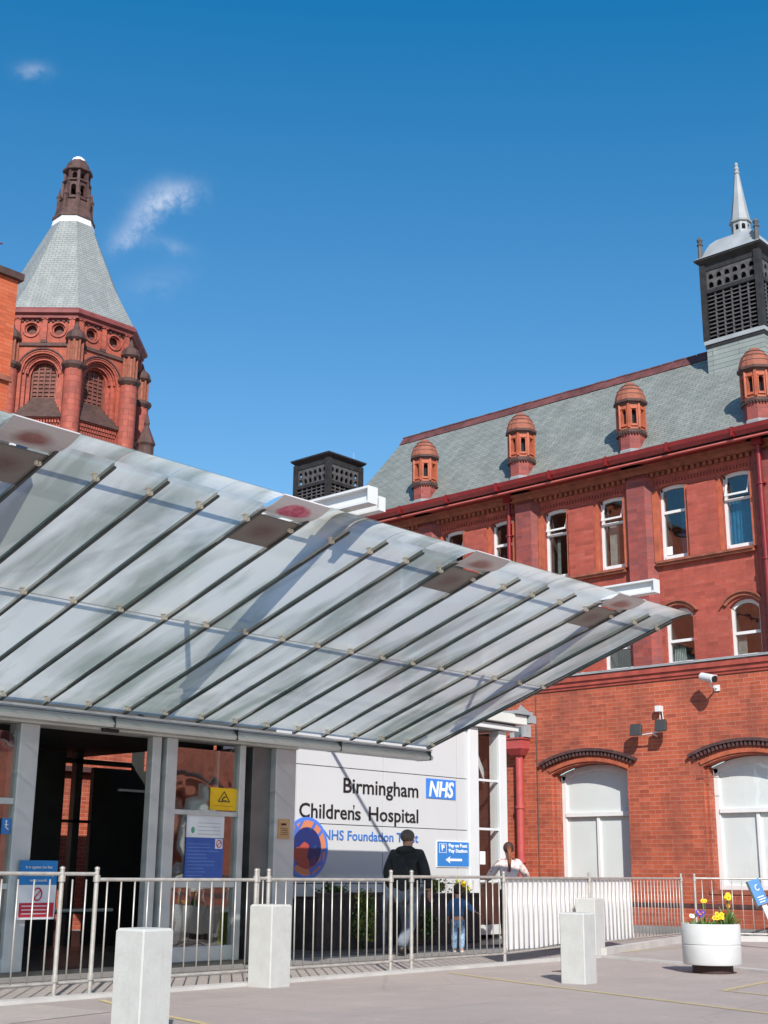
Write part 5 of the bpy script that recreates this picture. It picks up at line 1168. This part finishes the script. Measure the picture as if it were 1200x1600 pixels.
# leaning sign board beyond the tub
t = thing('leaning_direction_sign', (20.9, 9.7, 0), 'blue sign on a white leaning pole at the right edge', 'sign')
ux = (Rh * .36 - Zv * .93).normalized(); sx_ = (Rh * .93 + Zv * .30).normalized()
TOP = Vector((19.90, 10.21, 1.035))
c0 = TOP
m = MB(); q = [c0, c0 + sx_ * .185, c0 + sx_ * .185 + ux * .40, c0 + ux * .40]
m.prism([tuple(v) for v in q], tuple(Fh * .03)); part('board', m, plain('sun_faded_blue', (.09, .24, .48), .3, var=.2), t)
m = MB(); q = [c0 + sx_ * .06 + ux * .42, c0 + sx_ * .14 + ux * .42, c0 + sx_ * .14 + ux * 1.3, c0 + sx_ * .06 + ux * 1.3]; m.prism([tuple(v) for v in q], tuple(Fh * .05)); part('pole', m, 'white_steel', t)
m = MB()
for k_, (l0, l1) in enumerate(((.04, .15), (.05, .16), (.05, .14))):
    q0 = c0 + ux * (.27 + .04 * k_) - Fh * .004; m.prism([tuple(q0 + sx_ * l0), tuple(q0 + sx_ * l1), tuple(q0 + sx_ * l1 + ux * .014), tuple(q0 + sx_ * l0 + ux * .014)], tuple(Fh * .002))
q0 = c0 + ux * .13 + sx_ * .10 - Fh * .004; m.tube([tuple(q0 + sx_ * .03 * math.cos(a * PI / 6) + ux * .045 * math.sin(a * PI / 6)) for a in range(1, 11)], .008, 5)
part('symbol', m, 'sign_white', t)
m = MB(); q = [c0 + ux * .0 - sx_ * .03, c0, c0 + ux * .42, c0 + ux * .42 - sx_ * .03]; m.prism([tuple(v) for v in q], tuple(Fh * .03)); part('board_edge', m, 'dark_metal', t)

# ------------------------------------------------------------------ dark planters and shrubs in front of the sign wall
def planter(x0, x1, y0, y1, h, label):
    t = thing('dark_planter', ((x0 + x1) / 2, y0, 0), label, 'planter', 'dark timber planters under the sign wall')
    m = MB(); n = int((x1 - x0) / .13)
    for i in range(n): m.box(x0 + (x1 - x0) * i / n + .004, x0 + (x1 - x0) * (i + 1) / n - .004, y0, y0 + .03, .05, h)
    m.box(x0, x1, y0 + .031, y1, .03, h - .06); m.box(x0 - .02, x1 + .02, y0 - .02, y0 + .05, h, h + .04); part('box', m, 'planter_dark', t, bevel=.004); part('soil', MB().box(x0 + .03, x1 - .03, y0 + .06, y1 - .02, h - .059, h - .02), 'soil', t)
planter(13.75, 15.15, 13.80, 14.32, .80, 'dark timber planter with trailing green shrub left of the man')
planter(15.85, 17.55, 13.80, 14.32, .78, 'dark timber planter with yellow flowers right of the man')
def shrub(name, c, r, n, mats, label, drop=None, cat='shrub'):
    t = thing(name, (c[0], c[1], c[2] - r[2]), label, cat)
    for k, mt in enumerate(mats):
        m = MB()
        for i in range(n // len(mats)):
            while True:
                v = Vector((random.uniform(-1, 1), random.uniform(-1, 1), random.uniform(-1, 1)))
                if v.length < 1 and random.random() < .35 + v.length * .65: break
            f = .72 + .28 * math.sin(v.x * 5 + v.z * 4 + k)
            p = Vector((c[0] + v.x * r[0] * f, c[1] + v.y * r[1] * f, c[2] + v.z * r[2] * f))
            d = Vector((random.uniform(-1, 1), random.uniform(-1, .3), random.uniform(-.6, 1))).normalized(); s = d.cross(Vector((random.random(), random.random(), random.random()))).normalized(); L = random.uniform(.03, .06)
            m.add([tuple(p), tuple(p + d * L * .5 + s * L * .3), tuple(p + d * L), tuple(p + d * L * .5 - s * L * .3)], [(0, 1, 2, 3)])
        part('foliage', m, mt, t)
    m = MB()
    for i in range(6): m.tube([(c[0], c[1], c[2] - r[2] * .9), (c[0] + random.uniform(-.5, .5) * r[0], c[1] + random.uniform(-.4, .4) * r[1], c[2] + random.uniform(-.1, .7) * r[2])], .008, 5, .003)
    part('stem', m, 'leaf_d', t)
shrub('trailing_shrub', (14.62, 13.68, .50), (.25, .16, .46), 1500, ['leaf', 'leaf', 'leaf_y'], 'trailing green shrub hanging over the front of the left planter')
shrub('low_plant', (14.25, 13.95, .86), (.42, .14, .12), 420, ['leaf_d', 'leaf'], 'low dark leafy plant along the top of the left planter', cat='plant')
shrub('yellow_plant', (16.55, 13.95, .92), (.35, .15, .16), 620, ['leaf_y', 'leaf'], 'bright yellow green plant in the right planter by the man', cat='plant')
shrub('yellow_plant', (17.25, 13.95, .88), (.22, .15, .17), 420, ['leaf_y', 'petal_y'], 'yellow flowering plant in the right planter behind the child', cat='plant')
shrub('small_shrub', (16.05, 13.66, .38), (.22, .12, .30), 500, ['leaf_d', 'leaf'], 'small dark shrub on the ground in front of the right planter')

# ------------------------------------------------------------------ people
def skin(name, joints, bones, mat, parent, root=0, sub=2, extra=None):
    """joints: {key: (xyz, r)}; one continuous skinned surface, applied to a plain mesh"""
    keys = list(joints); idx = {k: i for i, k in enumerate(keys)}
    me = bpy.data.meshes.new(name); me.from_pydata([joints[k][0] for k in keys], [(idx[a], idx[b]) for a, b in bones], []); me.update()
    o = bpy.data.objects.new(name, me); COL.objects.link(o)
    sk = o.modifiers.new('skin', 'SKIN'); sk.use_smooth_shade = True
    sv = me.skin_vertices[0].data
    for k in keys:
        r = joints[k][1]; sv[idx[k]].radius = (r, r) if not hasattr(r, '__len__') else r
        sv[idx[k]].use_root = False
    sv[root].use_root = True
    ss = o.modifiers.new('sub', 'SUBSURF'); ss.levels = sub; ss.render_levels = sub
    bpy.context.view_layer.update()
    dg = bpy.context.evaluated_depsgraph_get(); nm = bpy.data.meshes.new_from_object(o.evaluated_get(dg)); o.modifiers.clear(); o.data = nm
    for p in nm.polygons: p.use_smooth = True
    nm.materials.clear(); nm.materials.append(M[mat])
    if extra:
        bm = bmesh.new(); bm.from_mesh(nm)
        tmp = bpy.data.meshes.new('t'); tmp.from_pydata(extra.v, [], extra.f); bm.from_mesh(tmp); bm.to_mesh(nm); bm.free()
        for p in nm.polygons: p.use_smooth = True
    nm.name = name; o.parent = parent; return o
def local(name, mb, mat, parent, smooth=True):
    me = bpy.data.meshes.new(name); me.from_pydata(mb.v, [], mb.f); me.update(); me.materials.append(M[mat])
    for p in me.polygons: p.use_smooth = smooth
    o = bpy.data.objects.new(name, me); COL.objects.link(o); o.parent = parent; return o
def hand_mb(mb, wrist, d, side, s=1.0):
    """palm, four bent fingers of different length and a thumb leaving the side of the palm"""
    d = Vector(d).normalized(); w = Vector(side).normalized(); w = (w - d * w.dot(d)).normalized(); n = d.cross(w); p = Vector(wrist)
    pts = [p - w * .026 * s, p + w * .026 * s, p + w * .040 * s + d * .085 * s, p - w * .038 * s + d * .085 * s]
    mb.prism([tuple(q - n * .012 * s) for q in pts], tuple(n * .024 * s))
    for i, L in enumerate((.068, .078, .072, .056)):
        b = p + d * .083 * s + w * (-.030 + .0205 * i) * s; mb.tube([tuple(b), tuple(b + d * L * .5 * s + n * .004 * s), tuple(b + d * L * .8 * s + n * .018 * s), tuple(b + d * L * .92 * s + n * .034 * s)], .0088 * s, 7, .0066 * s)
    b = p - w * .030 * s + d * .025 * s; mb.tube([tuple(b), tuple(b - w * .028 * s + d * .03 * s + n * .006 * s), tuple(b - w * .030 * s + d * .060 * s + n * .016 * s)], .011 * s, 7, .008 * s)
def head_extra(mb, c, s=1.0, ydir=1):
    """ears, nose, eyes' brow and lips around a head centred at c, face towards +Y (local)"""
    x, y, z = c
    for sx in (-1, 1): mb.ell((x + sx * .078 * s, y - .005 * s, z - .005 * s), (.012 * s, .022 * s, .034 * s), 8, 6)
    mb.add([(x, y + .092 * s, z + .012 * s), (x - .017 * s, y + .088 * s, z - .034 * s), (x + .017 * s, y + .088 * s, z - .034 * s), (x, y + .122 * s, z - .030 * s)], [(0, 1, 3), (0, 3, 2), (1, 2, 3)])
    mb.ell((x, y + .086 * s, z - .060 * s), (.026 * s, .012 * s, .009 * s), 8, 6); mb.ell((x, y + .068 * s, z - .095 * s), (.032 * s, .03 * s, .022 * s), 8, 6)
    for sx in (-1, 1): mb.ell((x + sx * .032 * s, y + .080 * s, z + .014 * s), (.024 * s, .016 * s, .012 * s), 8, 6)

def man():
    # local frame: +Y is where he walks, feet at z = 0; 1.70 m tall
    T = thing('person', (14.50, 12.74, 0), 'man in a black hoodie and faded jeans walking past the sign wall', 'person')
    T.rotation_euler = (0, 0, R(-76)); T.scale = (1.14, 1.14, 1.015)
    J = {'pelvis': ((0, 0, .88), (.135, .105)), 'belly': ((0, -.005, 1.04), (.135, .10)), 'chest': ((0, 0, 1.24), (.16, .11)), 'neckb': ((0, -.01, 1.40), (.085, .07)), 'neck': ((0, .01, 1.46), .055), 'h1': ((0, .025, 1.53), .075), 'h2': ((0, .03, 1.60), .084), 'h3': ((0, .02, 1.655), .062)}
    for s, n in ((-1, 'L'), (1, 'R')):
        J['sh' + n] = ((s * .185, -.005, 1.36), .062); J['el' + n] = ((s * .25, -.06 if s < 0 else .02, 1.10), .047); J['wr' + n] = ((s * .235, .02 if s < 0 else .14, .87), .032)
        J['hip' + n] = ((s * .09, 0, .84), .088)
    J['knL'] = ((-.10, .20, .48), .062); J['anL'] = ((-.10, .26, .09), .042); J['toL'] = ((-.11, .42, .035), .035)
    J['knR'] = ((.10, -.06, .47), .062); J['anR'] = ((.10, -.35, .17), .028); J['toR'] = ((.10, -.28, .06), .018)
    bones = [('pelvis', 'belly'), ('belly', 'chest'), ('chest', 'neckb'), ('neckb', 'neck'), ('neck', 'h1'), ('h1', 'h2'), ('h2', 'h3')]
    for n in 'LR': bones += [('chest', 'sh' + n), ('sh' + n, 'el' + n), ('el' + n, 'wr' + n), ('pelvis', 'hip' + n), ('hip' + n, 'kn' + n), ('kn' + n, 'an' + n), ('an' + n, 'to' + n)]
    ex = MB(); head_extra(ex, (0, .025, 1.59)); hand_mb(ex, (-.235, .03, .86), (.02, .12, -1), (0, 1, 0)); hand_mb(ex, (.235, .15, .86), (0, .25, -1), (0, 1, 0))
    skin('body', J, bones, 'skin', T, extra=ex)
    g = lambda k, r, dz=0: (Vector(J[k][0]) + Vector((0, 0, dz)), r)
    JJ = {k: (tuple(v[0]), v[1]) for k, v in {'hem': g('pelvis', (.175, .14), -.14), 'pelvis': g('pelvis', (.19, .14), -.02), 'belly': g('belly', (.185, .13)), 'chest': g('chest', (.205, .14)), 'neckb': g('neckb', (.115, .09), -.01),
         'shL': g('shL', .092), 'shR': g('shR', .092), 'elL': g('elL', .072), 'elR': g('elR', .072), 'wrL': g('wrL', .050, .02), 'wrR': g('wrR', .050, .02)}.items()}
    skin('hoodie', JJ, [('hem', 'pelvis'), ('pelvis', 'belly'), ('belly', 'chest'), ('chest', 'neckb'), ('chest', 'shL'), ('chest', 'shR'), ('shL', 'elL'), ('elL', 'wrL'), ('shR', 'elR'), ('elR', 'wrR')], 'jacket', T)
    h = MB(); h.ell((0, -.065, 1.42), (.125, .085, .060), 16, 10); h.ell((0, .03, 1.43), (.095, .09, .045), 16, 10); local('hood', h, 'jacket', T)
    h = MB(); h.ell((0, -.02, 1.462), (.088, .075, .022), 14, 8); local('hood_lining', h, 'hood', T)
    JT = {'pelvis': ((0, 0, .86), (.150, .12)), 'hipL': ((-.09, .0, .82), .102), 'hipR': ((.09, 0, .82), .102), 'knL': (J['knL'][0], .080), 'knR': (J['knR'][0], .080), 'anL': ((-.10, .258, .075), .070), 'anR': ((.10, -.368, .125), .076)}
    skin('jeans', JT, [('pelvis', 'hipL'), ('hipL', 'knL'), ('knL', 'anL'), ('pelvis', 'hipR'), ('hipR', 'knR'), ('knR', 'anR')], 'jeans', T)
    for s, a, b in ((-1, (-.10, .24, .055), (-.11, .44, .035)), (1, (.10, -.372, .145), (.10, -.25, .035))):
        JS = {'a': (a, .060), 'm': (tuple((Vector(a) + Vector(b)) / 2), .055), 'b': (b, .042)}; skin('shoe', JS, [('a', 'm'), ('m', 'b')], 'shoe', T, sub=1)
    hr = MB(); hr.ell((0, .008, 1.615), (.091, .100, .094), 18, 12); hr.v = [v if v[1] < .07 or v[2] > 1.64 else (v[0] * .9, .07, v[2]) for v in hr.v]; hr.v = [(v[0], v[1], max(v[2], 1.545 + max(0, v[1]) * .6)) for v in hr.v]; local('hair', hr, 'hair_grey', T)
man()
def woman():
    T = thing('person', (17.30, 13.02, 0), 'woman in a pale pink floral blouse with a brown ponytail behind the white sheet', 'person')
    T.rotation_euler = (0, 0, R(-48))
    J = {'pelvis': ((0, 0, .86), (.14, .10)), 'belly': ((0, .0, 1.0), (.115, .085)), 'chest': ((0, .0, 1.19), (.135, .095)), 'neckb': ((0, -.0, 1.33), (.07, .06)), 'neck': ((0, .015, 1.39), .046), 'h1': ((0, .04, 1.45), .068), 'h2': ((0, .05, 1.52), .078), 'h3': ((0, .04, 1.57), .058)}
    arms = {'L': [(-.155, 0, 1.29), (-.285, .02, 1.12), (-.37, .14, .98)], 'R': [(.155, 0, 1.29), (.27, .04, 1.12), (.33, .16, .99)]}
    for s, n in ((-1, 'L'), (1, 'R')):
        J['sh' + n] = (arms[n][0], .052); J['el' + n] = (arms[n][1], .040); J['wr' + n] = (arms[n][2], .027); J['hip' + n] = ((s * .085, 0, .82), .09); J['kn' + n] = ((s * .09, .02, .46), .056); J['an' + n] = ((s * .09, -.02, .08), .038); J['to' + n] = ((s * .10, .13, .03), .03)
    bones = [('pelvis', 'belly'), ('belly', 'chest'), ('chest', 'neckb'), ('neckb', 'neck'), ('neck', 'h1'), ('h1', 'h2'), ('h2', 'h3')]
    for n in 'LR': bones += [('chest', 'sh' + n), ('sh' + n, 'el' + n), ('el' + n, 'wr' + n), ('pelvis', 'hip' + n), ('hip' + n, 'kn' + n), ('kn' + n, 'an' + n), ('an' + n, 'to' + n)]
    ex = MB(); head_extra(ex, (0, .045, 1.515), .92); hand_mb(ex, arms['L'][2], (-.35, .8, -.5), (1, .3, 0), .9); hand_mb(ex, arms['R'][2], (.35, .8, -.5), (-1, .3, 0), .9)
    skin('body', J, bones, 'skin', T, extra=ex)
    JB = {'pelvis': ((0, 0, .86), (.165, .125)), 'belly': ((0, 0, 1.0), (.145, .115)), 'chest': ((0, 0, 1.18), (.165, .12)), 'neckb': ((0, 0, 1.31), (.09, .075)), 'shL': (arms['L'][0], .078), 'shR': (arms['R'][0], .078),
          'elL': (arms['L'][1], .066), 'elR': (arms['R'][1], .066), 'wL': (tuple(Vector(arms['L'][1]).lerp(Vector(arms['L'][2]), .6)), .052), 'wR': (tuple(Vector(arms['R'][1]).lerp(Vector(arms['R'][2]), .6)), .052)}
    skin('blouse', JB, [('pelvis', 'belly'), ('belly', 'chest'), ('chest', 'neckb'), ('chest', 'shL'), ('chest', 'shR'), ('shL', 'elL'), ('elL', 'wL'), ('shR', 'elR'), ('elR', 'wR')], 'blouse', T)
    JT = {'pelvis': ((0, 0, .84), (.152, .115)), 'hipL': ((-.085, 0, .80), .10), 'hipR': ((.085, 0, .80), .10), 'knL': (J['knL'][0], .068), 'knR': (J['knR'][0], .068), 'anL': ((-.09, -.02, .10), .052), 'anR': ((.09, -.02, .10), .052)}
    skin('trousers', JT, [('pelvis', 'hipL'), ('hipL', 'knL'), ('knL', 'anL'), ('pelvis', 'hipR'), ('hipR', 'knR'), ('knR', 'anR')], 'brown', T)
    h = MB(); h.ell((0, .028, 1.53), (.088, .096, .094), 18, 12); h.v = [(v[0], min(v[1], .085) if v[2] < 1.57 else v[1], v[2]) for v in h.v]; local('hair', h, 'hair_brown', T)
    h = MB(); h.tube([(0, -.07, 1.52), (0, -.125, 1.46), (.005, -.135, 1.36), (.0, -.13, 1.24), (0, -.12, 1.16)], .042, 10, .014); local('ponytail', h, 'ponytail', T)
woman()
def child():
    T = thing('person', (15.50, 12.62, 0), 'small child in a blue denim top standing behind the barrier', 'person')
    T.rotation_euler = (0, 0, R(-55))
    J = {'pelvis': ((0, 0, .46), (.075, .06)), 'chest': ((0, .01, .66), (.085, .065)), 'neckb': ((0, .01, .75), (.05, .045)), 'neck': ((0, .015, .78), .034), 'h1': ((0, .03, .83), .058), 'h2': ((0, .035, .89), .072), 'h3': ((0, .03, .935), .055)}
    arms = {'L': [(-.10, 0, .72), (-.14, .03, .60), (-.15, .09, .50)], 'R': [(.10, 0, .72), (.18, .03, .64), (.26, .07, .58)]}
    for s, n in ((-1, 'L'), (1, 'R')):
        J['sh' + n] = (arms[n][0], .034); J['el' + n] = (arms[n][1], .027); J['wr' + n] = (arms[n][2], .020); J['hip' + n] = ((s * .05, 0, .43), .052); J['kn' + n] = ((s * .055, .04 * s, .24), .038); J['an' + n] = ((s * .055, -.03 * s, .05), .027); J['to' + n] = ((s * .06, .07 - .03 * s, .022), .022)
    bones = [('pelvis', 'chest'), ('chest', 'neckb'), ('neckb', 'neck'), ('neck', 'h1'), ('h1', 'h2'), ('h2', 'h3')]
    for n in 'LR': bones += [('chest', 'sh' + n), ('sh' + n, 'el' + n), ('el' + n, 'wr' + n), ('pelvis', 'hip' + n), ('hip' + n, 'kn' + n), ('kn' + n, 'an' + n), ('an' + n, 'to' + n)]
    ex = MB(); head_extra(ex, (0, .03, .88), .82); hand_mb(ex, arms['L'][2], (0, .3, -1), (0, 1, 0), .6); hand_mb(ex, arms['R'][2], (.8, .3, -.5), (0, 1, 0), .6)
    skin('body', J, bones, 'skin', T, extra=ex)
    JB = {'pelvis': ((0, 0, .46), (.105, .085)), 'chest': ((0, .01, .65), (.11, .09)), 'neckb': ((0, .01, .735), (.07, .06)), 'shL': (arms['L'][0], .052), 'shR': (arms['R'][0], .052), 'elL': (arms['L'][1], .044), 'elR': (arms['R'][1], .044), 'wL': (tuple(Vector(arms['L'][2]) + Vector((0, 0, .015))), .032), 'wR': (tuple(Vector(arms['R'][1]).lerp(Vector(arms['R'][2]), .8)), .032)}
    skin('denim_top', JB, [('pelvis', 'chest'), ('chest', 'neckb'), ('chest', 'shL'), ('chest', 'shR'), ('shL', 'elL'), ('elL', 'wL'), ('shR', 'elR'), ('elR', 'wR')], 'denim', T)
    JT = {'pelvis': ((0, 0, .45), (.088, .07)), 'hipL': ((-.05, 0, .42), .06), 'hipR': ((.05, 0, .42), .06), 'knL': (J['knL'][0], .05), 'knR': (J['knR'][0], .05), 'anL': (J['anL'][0], .042), 'anR': (J['anR'][0], .042)}
    skin('jeans', JT, [('pelvis', 'hipL'), ('hipL', 'knL'), ('knL', 'anL'), ('pelvis', 'hipR'), ('hipR', 'knR'), ('knR', 'anR')], 'denim_dark', T)
    h = MB(); h.ell((0, .02, .90), (.078, .085, .082), 16, 10); h.v = [(v[0], min(v[1], .07) if v[2] < .93 else v[1], v[2]) for v in h.v]; local('hair', h, 'hair_brown', T)
    for n in 'LR':
        a, b = Vector(J['an' + n][0]), Vector(J['to' + n][0]); skin('shoe', {'a': (tuple(a - Vector((0, .01, .015))), .034), 'b': (tuple(b), .026)}, [('a', 'b')], 'shoe_white', T, sub=1)
child()
